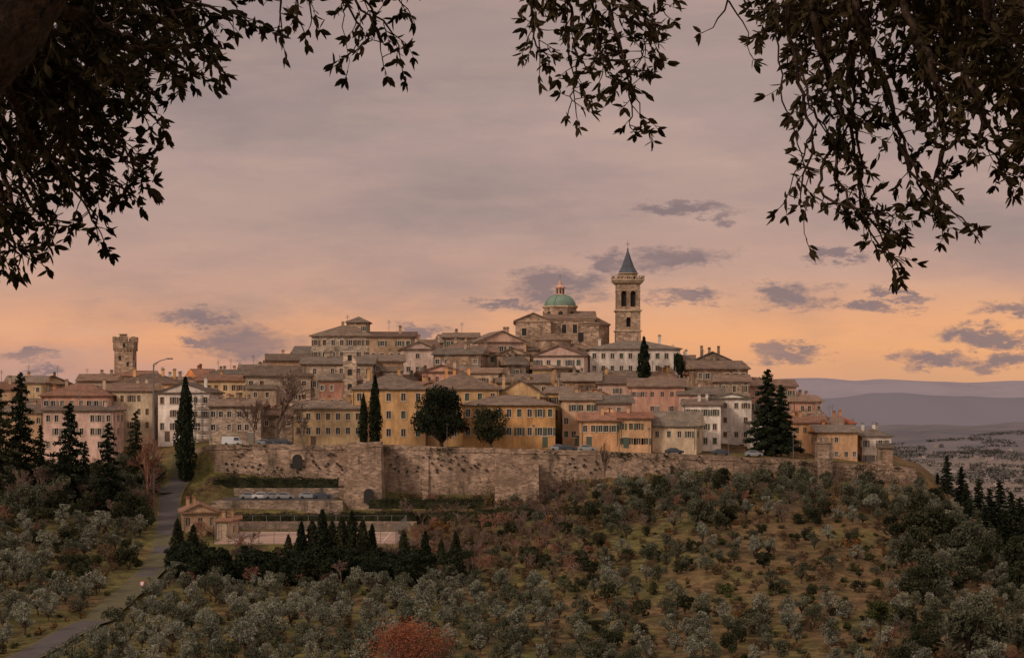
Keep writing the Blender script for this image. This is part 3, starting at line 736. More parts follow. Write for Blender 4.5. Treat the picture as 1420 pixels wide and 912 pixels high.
obj('retaining_wall',mb.mesh('rw',[WALLS['stoneb']]))
mb=MB(); mb.box(-62,-38,384.2,394.8,-20.9,-20.33); obj('car_park_pavement',mb.mesh('cp',[M_ASPH]))
H_('farmhouse',252,302,714,742,362,10,'front','tan',11,nc=3,rm=2,yaw=12)
H_('farm_shed',300,318,728,745,356,4,'shedl','tan',6,nc=1,rm=2)
# ------------------------------------------------------------------ cars
CARP=[plain('car_white',(.55,.53,.52,1),.3,0,.5),plain('car_silver',(.28,.28,.29,1),.3,.4,.5),plain('car_dark',(.04,.045,.06,1),.3,0,.5),plain('car_red',(.22,.05,.04,1),.3,0,.5)]
M_TYRE=plain('tyre',(.02,.02,.02,1),.9)
def car(x,y,z,rot,ci,van=False):
    mb=MB(); Wc=.86
    if van: prof=[(-2.3,.35),(2.3,.35),(2.35,.9),(1.95,1.1),(1.45,1.95),(-2.2,2.0),(-2.3,1.8)]
    else: prof=[(-2.05,.3),(2.05,.3),(2.1,.62),(1.95,.8),(1.05,.95),(.45,1.4),(-.95,1.45),(-1.75,1.0),(-2.05,.95)]
    n=len(prof)
    def wx(zz): return Wc-(max(zz-.9,0))*.25
    for i in range(n):
        j=(i+1)%n; a,c=prof[i],prof[j]
        glass=(not van and i in (4,6)) or (van and i==3)
        mb.poly([(a[0],-wx(a[1]),a[1]),(c[0],-wx(c[1]),c[1]),(c[0],wx(c[1]),c[1]),(a[0],wx(a[1]),a[1])],1 if glass else 0)
    for sg in (-1,1):
        mb.poly([(p[0],sg*wx(p[1]),p[1]) for p in prof],0)
        g=[(.85,.98),(.38,1.34),(-.9,1.38),(-1.5,1.0)] if not van else [(1.75,1.15),(1.38,1.8),(.4,1.8),(.4,1.15)]
        mb.poly([(p[0],sg*(wx(p[1])+.01),p[1]) for p in g],1)
        for wxx in (-1.3,1.3):
            i=len(mb.v); mb.ring([(.31,0),(.31,.2),(.18,.22)],12,mi=2)
            for q in range(i,len(mb.v)):
                v=mb.v[q]; mb.v[q]=(wxx+v[0],sg*(Wc-.15+v[2]),.31+v[1])
    obj('parked_car' if not van else 'parked_van',mb.mesh('car',[CARP[ci],M_GLASS,M_TYRE]),None,(x,y,z),rot)
for b_,c_,r_ in ((345,1,15),(362,0,20),(378,1,25),(394,1,15),(428,1,0),(447,2,5)):
    x,y=gp(b_,386.5 if b_<400 else 388); car(x,y,-20.32 if b_<450 else h1(x,y),math.radians(r_),c_)
for b_,c_ in ((322,0),(368,1),(381,2),(393,2)):
    x,y=gp(b_,409); car(x,y,h1(x,y)+.1,random.uniform(-.1,.1),c_,van=(b_==322))
for b_,c_ in ((775,1),(787,2),(814,1),(935,2),(1000,2),(1045,1)):
    x,y,_=wp(b_,620,405); car(x,y,h1(x,y)+.1,random.uniform(-.1,.1),c_)
for b_,c_ in ((118,0),(132,0),(148,1)):
    x,y=gp(b_,394); car(x,y,h1(x,y)+.18,0.0,c_)
def lamp(b_,Y,top,arm):
    x,y=gp(b_,Y); zg=h1(x,y); zt=(HZ-top)/F*Y; mb=MB()
    mb.tube([(0,0,-1),(0,0,(zt-zg)*.5),(0,0,zt-zg)],[.26,.21,.15],8)
    mb.tube([(0,0,zt-zg),(arm*.5,0,zt-zg+.8),(arm,0,zt-zg+1.2)],[.13,.1,.09],6)
    mb.tube([(0,0,zt-zg-.6),(arm*.35,0,zt-zg+.55)],[.05,.05],4)
    mb.box(arm-.2,arm+1.1,-.25,.25,zt-zg+1.1,zt-zg+1.35); mb.box(arm,arm+1,-.18,.18,zt-zg+1.03,zt-zg+1.1,1)
    obj('street_lamp',mb.mesh('lamp',[M_METAL,M_WHITE]),None,(x,y,zg))
lamp(213,384,505,3)
for b_ in (420,620,740,900,1010,1100): 
    x,y,_=wp(b_,600,402.5); mb=MB(); mb.tube([(0,0,-1),(0,0,5.5)],[.08,.05],6); mb.ring([(.05,5.5),(.28,5.6),(.3,5.9),(.12,6.1)],8,mi=1)
    obj('street_lamp',mb.mesh('slamp',[M_METAL,M_METAL]),None,(x,y,h1(x,y)))
M_RED=plain('sign_red',(.55,.04,.03,1),.4)
def sign(x,y,tri=True):
    zg=h1(x,y); mb=MB(); mb.tube([(0,0,-.3),(0,0,2.6)],[.05,.05],6)
    if tri:
        mb.poly([(-.55,-.08,1.7),(.55,-.08,1.7),(0,-.08,2.65)],1); mb.poly([(-.34,-.09,1.82),(.34,-.09,1.82),(0,-.09,2.42)],2)
    else: mb.poly([(.45*math.cos(a),-.08,2.2+.45*math.sin(a)) for a in np.linspace(0,6.28,17)[:-1]],1); mb.poly([(.32*math.cos(a),-.09,2.2+.32*math.sin(a)) for a in np.linspace(0,6.28,17)[:-1]],2)
    obj('traffic_sign',mb.mesh('sign',[M_METAL,M_RED,M_WHITE]),None,(x,y,zg))
x,y=gp(234,318); sign(x+.6,y); x,y=gp(194,300); sign(x+.4,y,False)
# ------------------------------------------------------------------ vegetation
def rhombs(C,size,asp=.55,up=None):
    n=len(C); u=rng.normal(size=(n,3)); 
    if up is not None: u=u+np.array(up)
    u/=np.linalg.norm(u,axis=1,keepdims=True); r=rng.normal(size=(n,3)); v=np.cross(u,r); v/=np.linalg.norm(v,axis=1,keepdims=True)
    s=(size*rng.uniform(.6,1.3,n))[:,None]
    return np.stack([C+u*s,C+v*s*asp,C-u*s,C-v*s*asp],1)
def clumppts(c,r,n):
    d=rng.normal(size=(n,3)); d/=np.linalg.norm(d,axis=1,keepdims=True)
    return np.array(c)+d*np.array(r)*(rng.uniform(.25,1,n)**.5)[:,None]
def leafy(kind,h,w,leafm,n,ls,trunkm=M_BARK,tf=.25,nclump=14,seedshape=1.0):
    mb=MB(); 
    mb.tube([(0,0,-.8),(w*.02,0,h*tf*.6),(w*.04,w*.02,h*tf)],[h*.045,h*.035,h*.03],7)
    for k in range(nclump):
        a=random.uniform(0,6.28); rr=w*.5*math.sqrt(random.uniform(.05,1))*.72; zz=h*(tf+(1-tf)*random.uniform(.18,.85))
        if zz>h*.75: rr*=.6
        c=(rr*math.cos(a),rr*math.sin(a),zz)
        mb.tube([(w*.03,0,h*tf*.9),(c[0]*.5,c[1]*.5,(h*tf+c[2])*.5),c],[h*.02,h*.012,h*.005],4)
        q=w*random.uniform(.11,.24)*seedshape
        mb.addquads(rhombs(clumppts(c,(q,q,q*.8),int(n//nclump*(q/(w*.17))**1.5)),ls),1)
    return mb.mesh(kind,[trunkm,leafm])
def cypress(h,w,leafm,n=2600,ls=.35):
    mb=MB(); mb.tube([(0,0,-1),(0,0,h*.3)],[.22,.15],6)
    t=rng.uniform(.03,1,n); prof=np.interp(t,[0,.06,.3,.6,.85,1],[.35,.75,1,.85,.45,.05])*w/2
    a=rng.uniform(0,6.28,n); lump=1+.22*np.sin(a*3+t*9)+.15*np.sin(a*5-t*23)
    r=prof*lump*rng.uniform(.6,1.05,n)
    C=np.column_stack([r*np.cos(a),r*np.sin(a),t*h]); mb.addquads(rhombs(C,ls,.45,(0,0,1.3)),1)
    mb.ring([(.1,h*.03)]+[(float(np.interp(q,[0,.06,.3,.6,.85,1],[.35,.75,1,.85,.45,.05]))*w/2*.62,h*q) for q in (.06,.2,.4,.6,.8,.95)],8,mi=1)
    return mb.mesh('cypress',[M_BARK,leafm])
def conifer(h,w,leafm,n=3200,ls=.35):
    mb=MB(); mb.tube([(0,0,-1),(0,0,h*.97)],[.28,.04],6); nb=46
    for k in range(nb):
        t=(k+.5)/nb; zz=h*(.06+.92*t); L_=w/2*(1-t)**.8*random.uniform(.55,1.2)+.3; a=k*2.4+random.uniform(-.4,.4)
        tip=(L_*math.cos(a),L_*math.sin(a),zz-L_*.22)
        mb.tube([(0,0,zz),tip],[.06,.02],3)
        m=max(12,int(n/nb*(1.6*(1-t)+.3))); q=rng.uniform(.1,1,m)
        C=np.array([0,0,zz])+np.outer(q,np.array(tip)-np.array([0,0,zz]))+rng.normal(size=(m,3))*np.array([.3,.3,.22])*(.4+L_*.16)
        mb.addquads(rhombs(C,ls,.4),1)
    return mb.mesh('conifer',[M_BARK,leafm])
def bare(h,spread,mat,depth=5,r0=None,dec=.62):
    mb=MB(); r0=r0 or h*.022
    def br(p,d,l,r,k):
        q=p+d*l*.5+Vector((random.uniform(-.06,.06),random.uniform(-.06,.06),0))*l; e=q+(d+Vector((0,0,.12))).normalized()*l*.5
        mb.tube([p,q,e],[r,r*.8,r*.6],3 if k<3 else 5)
        if k==0: return
        for _ in range(3 if k>1 else 5):
            a=Vector((random.gauss(0,1),random.gauss(0,1),random.gauss(0,.5))).normalized()
            br(e if random.random()<.6 else q,(d+a*spread).normalized(),l*random.uniform(.6,.84),r*dec,k-1)
    br(Vector((0,0,-.3)),Vector((0,0,1)),h*.26,r0,depth)
    return mb.mesh('bare',[mat])
LM={'olive':leaf_mat('olive_leaves',(.075,.08,.055,1),(.30,.285,.215,1)),
 'olive2':leaf_mat('olive_leaves_dark',(.045,.048,.03,1),(.15,.145,.095,1)),
 'cyp':leaf_mat('cypress_leaves',(.012,.016,.010,1),(.034,.04,.023,1),.6,.1),
 'dark':leaf_mat('dark_leaves',(.018,.021,.012,1),(.062,.06,.032,1),.5,.15),
 'green':leaf_mat('green_leaves',(.035,.04,.016,1),(.10,.10,.036,1)),
 'brown':leaf_mat('brown_leaves',(.055,.037,.024,1),(.16,.10,.055,1)),
 'rust':leaf_mat('rust_leaves',(.11,.055,.025,1),(.26,.13,.05,1)),
 'redl':leaf_mat('red_leaves',(.17,.06,.035,1),(.36,.13,.07,1))}
olives=[leafy('olive%d'%i,random.uniform(3.2,4.8),random.uniform(3.2,5),LM['olive' if i<5 else 'olive2'],900,.155,tf=.2,nclump=15,seedshape=.9) for i in range(8)]
shrubs_d=[leafy('shrub%d'%i,random.uniform(2.6,4.2),random.uniform(3,5),LM['dark'],900,.2,tf=.08,nclump=11) for i in range(3)]
shrubs_b=[leafy('shrubb%d'%i,random.uniform(2,3.4),random.uniform(2.6,4.4),LM['brown'],600,.15,tf=.08,nclump=12,trunkm=M_TWIG,seedshape=.85) for i in range(3)]
shrubs_g=[leafy('shrubg%d'%i,random.uniform(1.6,2.8),random.uniform(2.4,3.6),LM['green'],500,.18,tf=.08,nclump=8) for i in range(2)]
shrubs_r=[leafy('shrubr%d'%i,random.uniform(1.6,3.0),random.uniform(2.2,3.4),LM['rust'],450,.16,tf=.08,nclump=8,trunkm=M_TWIG) for i in range(2)]
tufts=[leafy('tuft%d'%i,random.uniform(.7,1.3),random.uniform(1.2,2.2),LM[k],200,.12,tf=.02,nclump=6,trunkm=M_TWIG) for i,k in enumerate(['brown','green','dark','rust'])]
barebush=[bare(random.uniform(4.5,6.5),.75,m_,5,.10,.72) for m_ in (M_TWIG,M_TWIG,M_TWIGR)]
baretree=[bare(9,.55,M_TWIG,6,.18,.70) for i in range(2)]
woods=[leafy('wood%d'%i,random.uniform(6,9),random.uniform(5,8),LM['dark' if i<3 else 'olive2'],2200,.26,tf=.12,nclump=22) for i in range(5)]
def rdist(x,y): return float(np.min(np.hypot(RDa[:,0]-x,RDa[:,1]-y)))
grove=empty('olive_grove'); thick=empty('shrub_thicket'); wood=empty('woodland')
def inst(me,par,x,y,sc=1,dz=0):
    o=obj(par.name+'_plant',me,par,(x,y,h1(x,y)-.1+dz),random.uniform(0,6.28)); k=sc*random.uniform(.7,1.25); o.scale=(k,k,k*random.uniform(.9,1.1)); return o
def inb(v,a,c): return a<=v<=c
y=238.; R1=random.choice
while y<399:
    x=-150+random.uniform(0,4)
    while x<150:
        px=x+random.uniform(-1.4,1.4); py_=y+random.uniform(-1.4,1.4)
        b_=px/py_*F+710; yw=py_-float(wallc(px))
        step=4.5 if (py_<312 or 860<b_<1240) else 3.8
        if not inb(b_,-60,1480) or rdist(px,py_)<3.8 : x+=step; continue
        nz=float(vnoise(px,py_,22,11)); nz2=float(vnoise(px,py_,9,12))
        par=grove; me=None; sc=1
        court_z=(-60<px<-19 and 340<py_<397) or (-66<px<-33 and 378<py_<399)
        if yw>396.5 and b_>262: pass
        elif court_z: pass
        elif b_>262 and b_<830 and py_>312 and yw<397:
            me,par=R1([(R1(shrubs_d),thick),(R1(shrubs_b),thick),(R1(barebush),thick),(R1(barebush),thick),(R1(shrubs_b),thick),(R1(barebush),thick),(R1(tufts),thick),(R1(barebush),thick),(R1(olives[5:]),thick)] if (nz2>.25 or py_<345) else [(R1(tufts),thick),(R1(shrubs_b),thick)])
        elif b_<235:
            if py_<325: me=R1(olives) if nz>.25 else R1(shrubs_b+shrubs_d)
            elif py_<358: me=R1(olives+shrubs_d+shrubs_b+barebush)
            else: me,par=R1(shrubs_d+woods+barebush+baretree+shrubs_b),wood; sc=.8
            if me not in olives and par is grove: par=thick
        elif b_<760:
            me=R1(olives); sc=.97
            if random.random()<.12: me=R1(tufts)
        else:
            rgt=(b_-760)/600
            if yw>352:
                me=R1(olives+olives[4:]+shrubs_d[:2]+shrubs_b+barebush+woods[3:]+woods[3:]+woods[:1]); sc=.95
                if me in woods: sc=.65
            elif b_>1230: me=R1(olives+olives[4:]+shrubs_d+shrubs_b+woods[2:]+barebush)
            elif py_<285 or nz>.6:
                me=R1(olives+olives[5:]) if random.random()<.66-.2*rgt else R1(shrubs_g+shrubs_b+tufts+shrubs_d); sc=.88
            elif nz2>.36: me=R1(olives[5:]+olives[:2]+shrubs_g+shrubs_b+shrubs_r[:1]+shrubs_d+tufts+shrubs_b); sc=.75
            else: me=R1(tufts+[None])
            if me is not None and me not in olives: par=thick
        if me is not None: inst(me,par,px,py_,sc)
        x+=step
    y+=4.5 if y<312 else 3.8
for k in range(1100):
    py_=random.uniform(240,392); b_=random.uniform(-20,1440); x,y=gp(b_,py_)
    if rdist(x,y)<2.6 or (-60<x<-19 and 340<y<397) or (-66<x<-33 and 378<y<399): continue
    inst(R1(tufts),thick,x,y,1)
hedge=empty('evergreen_hedge')
hs=[leafy('hedgeplant%d'%i,random.uniform(4.2,5.6),random.uniform(4,5.5),LM['cyp'],1500,.22,tf=.05,nclump=16) for i in range(3)]
for k in range(120):
    b_=random.uniform(240,600)+random.uniform(0,50)*(k%3==0); Y=random.uniform(315,327); x,y=gp(b_,Y)
    inst(R1(hs),hedge,x,y,1.0)
cypm=[cypress(12,2.0,LM['cyp'],1800,.3),cypress(13,3.0,LM['cyp'],2600,.34),cypress(11,2.2,LM['dark'],1800,.3)]
for b_,top in ((400,735),(418,722),(433,712),(447,705),(461,715),(474,708),(488,700),(503,712),(516,725),(268,720),(246,712),(560,728),(590,735),(612,742),(632,730)):
    x,y=gp(b_,random.uniform(322,334)); zt=(HZ-top)/F*y; zg=h1(x,y); k=(zt-zg)/12
    obj('hedge_column',R1([cypm[0],cypm[2]]),hedge,(x,y,zg-.2),random.uniform(0,6),(k*1.4,k*1.4,k))
def single(name,me,b_,base,top,Y,hm,wsc=1,ground=True):
    x=(b_-710)/F*Y; zg=h1(x,Y); zt=(HZ-top)/F*Y; k=(zt-zg)/hm
    return obj(name,me,None,(x,Y,zg),random.uniform(0,6.28),(k*wsc,k*wsc,k))
single('cypress_tree',cypress(18,3.2,LM['cyp'],4200,.34),257,0,524,397,18)
single('cypress_tree',cypress(14,2.4,LM['cyp'],3000,.3),504,0,546,406,14)
single('cypress_tree',cypress(15,2.5,LM['cyp'],3200,.3),520,0,521,406,15)
single('cypress_tree',cypress(8,2.3,LM['cyp'],1800,.3),893,0,468,457,8,.75)
single('pine_tree',leafy('pine',12,11.5,LM['cyp'],11000,.26,tf=.10,nclump=52),612,0,533,406,12,.95)
single('pine_tree',leafy('pine2',10,9.5,LM['dark'],6500,.24,tf=.14,nclump=36,seedshape=.9),680,0,560,405,10,1)
single('pine_tree',leafy('pine3',6,5,LM['cyp'],2200,.24,tf=.6,nclump=14),941,0,492,458,6,.42)
single('pine_tree',leafy('pine4',6,6,LM['dark'],1600,.28,tf=.3,nclump=12),797,0,512,450,6,.7)
single('cedar_tree',conifer(19,10,LM['cyp'],13000,.34),1064,0,510,418,19,1.1)
single('cedar_tree',conifer(16,8,LM['cyp'],9000,.34),1083,0,532,417,16,1.1)
firs=[conifer(15,7,LM['cyp'],4600,.3),conifer(15,8,LM['dark'],4200,.3),conifer(15,6,LM['cyp'],4000,.3)]
for b_,top,Y,w in ((96,556,372,1.0),(150,584,368,1.1),(188,568,392,.8),(28,514,388,1.0),(-4,530,380,1.2),(56,588,400,.9),(-30,520,385,1.2),(118,610,378,.8)):
    single('fir_tree',R1(firs),b_,0,top,Y,15,w)
conA=conifer(15,5.5,LM['cyp'],4600,.32); conB=conifer(15,5,LM['cyp'],4600,.32)
for b_,top,Y in ((1313,630,420),(1333,645,424),(1357,662,398),(1372,676,404),(1386,664,410),(1402,680,392),(1414,688,398),(1428,670,402),(1300,655,430),(1345,690,388),(1366,700,382),(1392,705,380),(1420,715,378),(1340,668,412)):
    single('cypress_tree',R1([conA,conB]) if Y!=430 else cypm[1],b_,0,top,Y,15 if Y!=430 else 13,1.35)
for b_,top,Y,m,ws in ((385,510,409,M_TWIG,1.1),(352,548,406,M_TWIG,.9),(420,575,404,M_TWIG,.9),(205,600,380,M_TWIGR,.9),(838,612,392,M_TWIG,.6),(975,720,352,M_TWIG,.9),(55,640,372,M_TWIG,1),(20,650,366,M_TWIG,1),(1045,640,388,M_TWIG,1),(930,655,380,M_TWIG,1),(1165,655,392,M_TWIG,1)):
    single('bare_tree',bare(12,.5 if b_!=838 else .2,m,6,.22,.70),b_,0,top,Y,10,ws)
for k in range(34):
    x,y=gp(random.uniform(330,660),random.uniform(331,341)); inst(R1(barebush),thick,x,y,1.25)
for k in range(26):
    x,y=gp(random.uniform(560,880),random.uniform(334,388)); inst(R1(baretree),wood,x,y,.7)
for k in range(16):
    x,y=gp(random.uniform(198,226),random.uniform(372,388)); 
    if rdist(x,y)>3.5: inst(barebush[2] if k%2 else barebush[0],thick,x,y,1.0)
for b_,Y in ((600,368),(618,372),(585,366),(825,388),(840,385),(1010,372),(1385,300),(820,378),(1180,330),(760,360)):
    x,y=gp(b_,Y); inst(R1(shrubs_r),thick,x,y,1.3)
single('red_leaved_tree',leafy('redtree',6,11,LM['redl'],9000,.11,tf=.2,nclump=60,trunkm=M_TWIGR,seedshape=.7),567,0,860,232,6,1)
single('round_pine_tree',leafy('rp',7,5,LM['green'],2200,.2,tf=.45,nclump=20),1219,0,830,262,7,1)
single('round_pine_tree',leafy('rp2',7,6,LM['green'],2200,.2,tf=.3,nclump=20),1225,0,780,318,7,.8)
def hedgebox(x0,x1,y0,y1,z0,z1,m='green',n=2500):
    mb=MB(); mb.box(x0+.2,x1-.2,y0+.2,y1-.2,z0,z1-.25,0)
    C=np.column_stack([rng.uniform(x0,x1,n),rng.uniform(y0,y1,n),rng.uniform(z0,z1,n)]); C[:n//2,1]=y0+rng.uniform(-.15,.25,n//2); C[n//2:,2]=z1+rng.uniform(-.35,.12,n-n//2)+.3*np.sin(C[n//2:,0]*.9)*np.sin(C[n//2:,0]*.37)
    mb.addquads(rhombs(C,.17),0); obj('hedge',mb.mesh('hb',[LM[m]]))
hedgebox(-66,-38,395.8,397.4,-18.4,-16.3,'dark'); hedgebox(-59,-20,379.2,380.4,-25,-23.0,'dark'); hedgebox(-31,-6,388,389.4,-22.5,-20.4,'dark'); hedgebox(-36,-8,381,382.5,-24.8,-22.9,'dark')
hedgebox(-8,14,375,377,-25.5,-21.8,'dark')
mb=MB(); C=[]
for k in range(80):
    b_=random.choice([random.uniform(545,700),random.uniform(750,1270),random.uniform(750,1270),random.uniform(300,480)]); x,y,_=wp(b_,0,398.6); zg=h1(x,y-1.2)
    n=int(random.uniform(60,260)); w=random.uniform(.6,2.6); hh=random.uniform(1,4)
    C.append(np.column_stack([x+rng.normal(size=n)*w,np.full(n,y-.5)+rng.uniform(-.5,.4,n),zg+np.abs(rng.normal(size=n))*hh*.6]))
for k in range(36):
    b_=random.uniform(300,1260); x,y,_=wp(b_,0,399.4); zt=(HZ-np.interp(b_,[300,745,1000,1272],[615,623,632,649]))/F*y
    n=int(random.uniform(20,90)); C.append(np.column_stack([x+rng.normal(size=n)*random.uniform(.3,1.2),np.full(n,y-.25)+rng.uniform(-.15,.2,n),zt-np.abs(rng.normal(size=n))*random.uniform(.4,1.6)]))
C=np.concatenate(C); mb.addquads(rhombs(C,.18),0); obj('ivy',mb.mesh('ivy',[LM['dark']]))
mb=MB()
for k in range(190):
    cx,cy=random.choice([(1000,3700),(1250,4300),(1500,5000),(1150,3700),(1450,4500),(900,3000)]); x=random.gauss(cx,200); y=random.gauss(cy,380)
    if y<2400 or x<300: continue
    z0=h1(x,y); w=random.uniform(3,8); d=random.uniform(4,8); hh=random.uniform(3,6)
    mb.box(x-w,x+w,y-d,y+d,z0-3,z0+hh,R1([0,0,0,1]))
    mb.poly([(x-w-.5,y-d-.5,z0+hh+.05),(x+w+.5,y-d-.5,z0+hh+.05),(x+w+.5,y,z0+hh+3),(x-w-.5,y,z0+hh+3)],2); mb.poly([(x-w-.5,y,z0+hh+3),(x+w+.5,y,z0+hh+3),(x+w+.5,y+d+.5,z0+hh+.05),(x-w-.5,y+d+.5,z0+hh+.05)],2)
obj('distant_village',mb.mesh('dv',[plain('far_wall',(.27,.21,.19,1),.9),plain('far_wall_white',(.36,.30,.27,1),.9),plain('far_roof',(.18,.135,.125,1),.9)]))
mb=MB()
for k in range(460):
    x=random.uniform(300,2600); y=random.uniform(1500,6200); L_=random.uniform(20,200); a=R1([.1,1.4,-.3,0]); n=int(L_*1.4)
    t=rng.uniform(-.5,.5,n)*L_; C=np.column_stack([x+t*math.cos(a)+rng.normal(size=n)*3,y+t*math.sin(a)+rng.normal(size=n)*3,rng.uniform(0,8,n)]); C[:,2]+=H(C[:,0],C[:,1])
    mb.addquads(rhombs(C,3.0),0)
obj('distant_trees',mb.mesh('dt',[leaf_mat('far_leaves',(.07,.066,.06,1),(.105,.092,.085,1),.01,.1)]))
# ------------------------------------------------------------------ foreground trees
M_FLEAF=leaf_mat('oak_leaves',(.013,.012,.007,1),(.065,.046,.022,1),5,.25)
M_FBARK=surf_mat('oak_bark',(.05,.03,.02,1),'bark')
class Tree:
    def __init__(s): s.w=MB(); s.leaf=[]
    def leafat(s,p,d,l):
        d=Vector(d).normalized(); r=Vector((random.gauss(0,1),random.gauss(0,1),random.gauss(0,1))); a=d.cross(r); a.normalize(); n=d.cross(a)
        w=l*random.uniform(.14,.21); c=l*random.uniform(-.12,.12)
        q=lambda t,k,b:tuple(p+d*l*t+a*w*k+n*(c*t*t+b))
        f=w*.35
        s.leaf.append([q(0,0,0),q(.3,1,f),q(.68,.85,f),q(1,0,0)]); s.leaf.append([q(0,0,0),q(1,0,0),q(.68,-.85,f),q(.3,-1,f)])
    def twig(s,p,d,l,r,dens=1,ll=.048):
        n=max(3,int(l/.023)); pts=[p.copy()]; d=d.normalized()
        for k in range(n):
            d=(d+Vector((random.gauss(0,.15),random.gauss(0,.15),random.gauss(-.05,.12)))).normalized(); p=p+d*l/n; pts.append(p.copy())
            if k>0:
                for _ in range(2 if random.random()<.8*dens else 1):
                    s.leafat(p,d*.9+Vector((random.gauss(0,.6),random.gauss(0,.6),random.gauss(-.1,.6))),ll*random.uniform(.55,1.25))
        for _ in range(3): s.leafat(p,d+Vector((random.gauss(0,.4),random.gauss(0,.4),random.gauss(-.1,.4))),ll*random.uniform(.8,1.3))
        s.w.tube(pts,list(np.linspace(r,r*.4,len(pts))),3)
    def strand(s,pts,r0,r1,dens=1,sub=.22,gap=.05,start=0,ll=.048,jit=0):
        P=[W3(p[0]+(random.gauss(0,jit) if i else 0),p[1]+(random.gauss(0,jit) if i else 0),p[2]+(random.uniform(-.3,.3) if jit else 0)) for i,p in enumerate(pts)]; D=[]
        for i in range(len(P)-1):
            a=P[max(i-1,0)];b_=P[i];c=P[i+1];e=P[min(i+2,len(P)-1)]; n=max(2,int((c-b_).length/.04))
            for k in range(n):
                t=k/n; q=.5*((2*b_)+(-a+c)*t+(2*a-5*b_+4*c-e)*t*t+(-a+3*b_-3*c+e)*t**3)
                D.append(q+Vector((random.gauss(0,.006),random.gauss(0,.006),random.gauss(0,.006))))
        D.append(P[-1]); s.w.tube(D,list(np.linspace(r0,r1,len(D))),6); acc=0
        for i in range(1,len(D)):
            t=i/len(D); acc+=(D[i]-D[i-1]).length
            if t>start and acc>gap:
                acc=0; d=(D[i]-D[i-1]).normalized()
                if random.random()<dens:
                    side=Vector((random.gauss(0,1),random.gauss(0,1),random.gauss(-.2,.8))).normalized()
                    s.twig(D[i],d*.6+side,sub*random.uniform(.35,1.1)*(1.1-.4*t),.0028,1,ll)
        s.twig(D[-1],D[-1]-D[-2],sub*.6,.003,1,ll)
    def build(s,name,trunk):
        E=empty(name); obj('branches',s.w.mesh('branches',[M_FBARK]),E)
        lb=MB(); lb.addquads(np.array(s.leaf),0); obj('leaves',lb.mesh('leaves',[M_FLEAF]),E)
        tp=[Vector(p) for p in trunk[0]]; P=[];Rr=[]
        for i in range(len(tp)-1):
            for k in range(14): t=k/14; P.append(tp[i].lerp(tp[i+1],t)); Rr.append(trunk[1][i]*(1-t)+trunk[1][i+1]*t)
        tb=MB(); tb.tube(P,Rr,30,bump=.045); obj('trunk',tb.mesh('trunk',[M_FBARK],True),E)
T=Tree()
d=5.6
S=T.strand
for rep in range(2):
    j=10 if rep else 1
    S([(20,-60,d),(120,-40,6),(230,-20,6.4),(325,5,6.6)],.02,.004,1,.22,.022,jit=j)
    S([(60,-40,d),(180,-10,6),(250,20,6.3),(290,60,6.5)],.02,.004,1,.22,.022,jit=j)
    S([(40,-20,d),(150,40,6),(230,80,6.4),(262,112,6.5)],.02,.004,1,.22,.024,jit=j)
    S([(30,10,5.8),(130,90,6.3),(180,130,6.6),(218,172,6.7)],.02,.003,1,.22,.025,jit=j)
    S([(10,40,5.8),(110,130,6.4),(160,190,6.7),(195,240,6.9)],.018,.003,1,.2,.028,jit=j)
    S([(0,60,6),(70,150,6.5),(130,220,6.9),(172,262,7)],.018,.003,1,.2,.03,jit=j)
    S([(0,90,6),(50,180,6.5),(95,250,6.8),(135,315,7)],.018,.003,.95,.19,.036,jit=j)
    S([(-20,120,6),(20,210,6.4),(55,280,6.7),(80,318,6.8)],.018,.003,.95,.19,.036,jit=j)
    S([(-40,150,6),(-5,240,6.4),(15,310,6.6),(28,360,6.7)],.018,.003,.9,.18,.042,jit=j)
    S([(-60,200,6),(-25,280,6.4),(0,345,6.6)],.018,.003,.95,.18,.034,jit=j)
    S([(-40,60,6.5),(30,110,6.8),(60,180,7),(40,250,7.1)],.018,.003,1,.22,.03,jit=j)
    S([(20,-30,6.5),(90,30,6.8),(140,110,7.2)],.02,.004,1,.28,.02,jit=j)
    S([(-40,-30,6.6),(30,60,6.9),(90,160,7.2)],.02,.004,1,.28,.02,jit=j)
    S([(60,-60,6.8),(150,-10,7),(220,30,7.2)],.02,.004,1,.28,.018,jit=j)
    S([(-60,40,6.8),(0,120,7),(40,180,7.2)],.02,.004,1,.28,.022,jit=j)
S([(300,-60,6.5),(380,-50,7),(470,-30,7.4),(560,-10,7.6)],.025,.008,.6,.18,.06)
S([(385,-50,7),(388,0,7.1),(392,50,7.2)],.008,.002,.9,.14,.045)
S([(395,-50,7),(410,-10,7.1),(418,35,7.2)],.007,.002,1,.14,.04)
S([(410,-45,7),(430,0,7.1),(432,30,7.2)],.007,.002,1,.14,.045)
S([(440,-40,7.2),(475,0,7.3),(500,40,7.4),(490,70,7.5)],.008,.002,.9,.16,.045)
S([(450,-40,7.2),(495,0,7.3),(520,45,7.4),(530,80,7.5)],.008,.002,.9,.16,.045)
S([(470,-30,7.3),(520,20,7.5),(548,55,7.6),(556,85,7.7)],.008,.002,1,.16,.04)
S([(500,-30,7.3),(545,-5,7.4),(565,12,7.5)],.008,.002,1,.14,.04)
S([(475,0,7.3),(478,50,7.4),(482,98,7.5)],.003,.001,.15,.06,.06)
T.build('holm_oak_tree',([(-3.2,5.6,h1(-3,6)-.5),(-2.5,5.3,-.3),(-2.0,5.1,.5),(-1.7,5.0,.85),(-1.45,4.95,1.05),(-1.25,4.9,1.3),(-1.05,4.9,1.6),(-.8,4.9,2.0)],[.42,.32,.24,.19,.16,.13,.12,.11]))
T=Tree(); S=T.strand
S([(1500,-120,6.5),(1300,-90,6.8),(1100,-70,7),(900,-60,7.2),(720,-40,7.3)],.07,.012,.3,.2,.15)
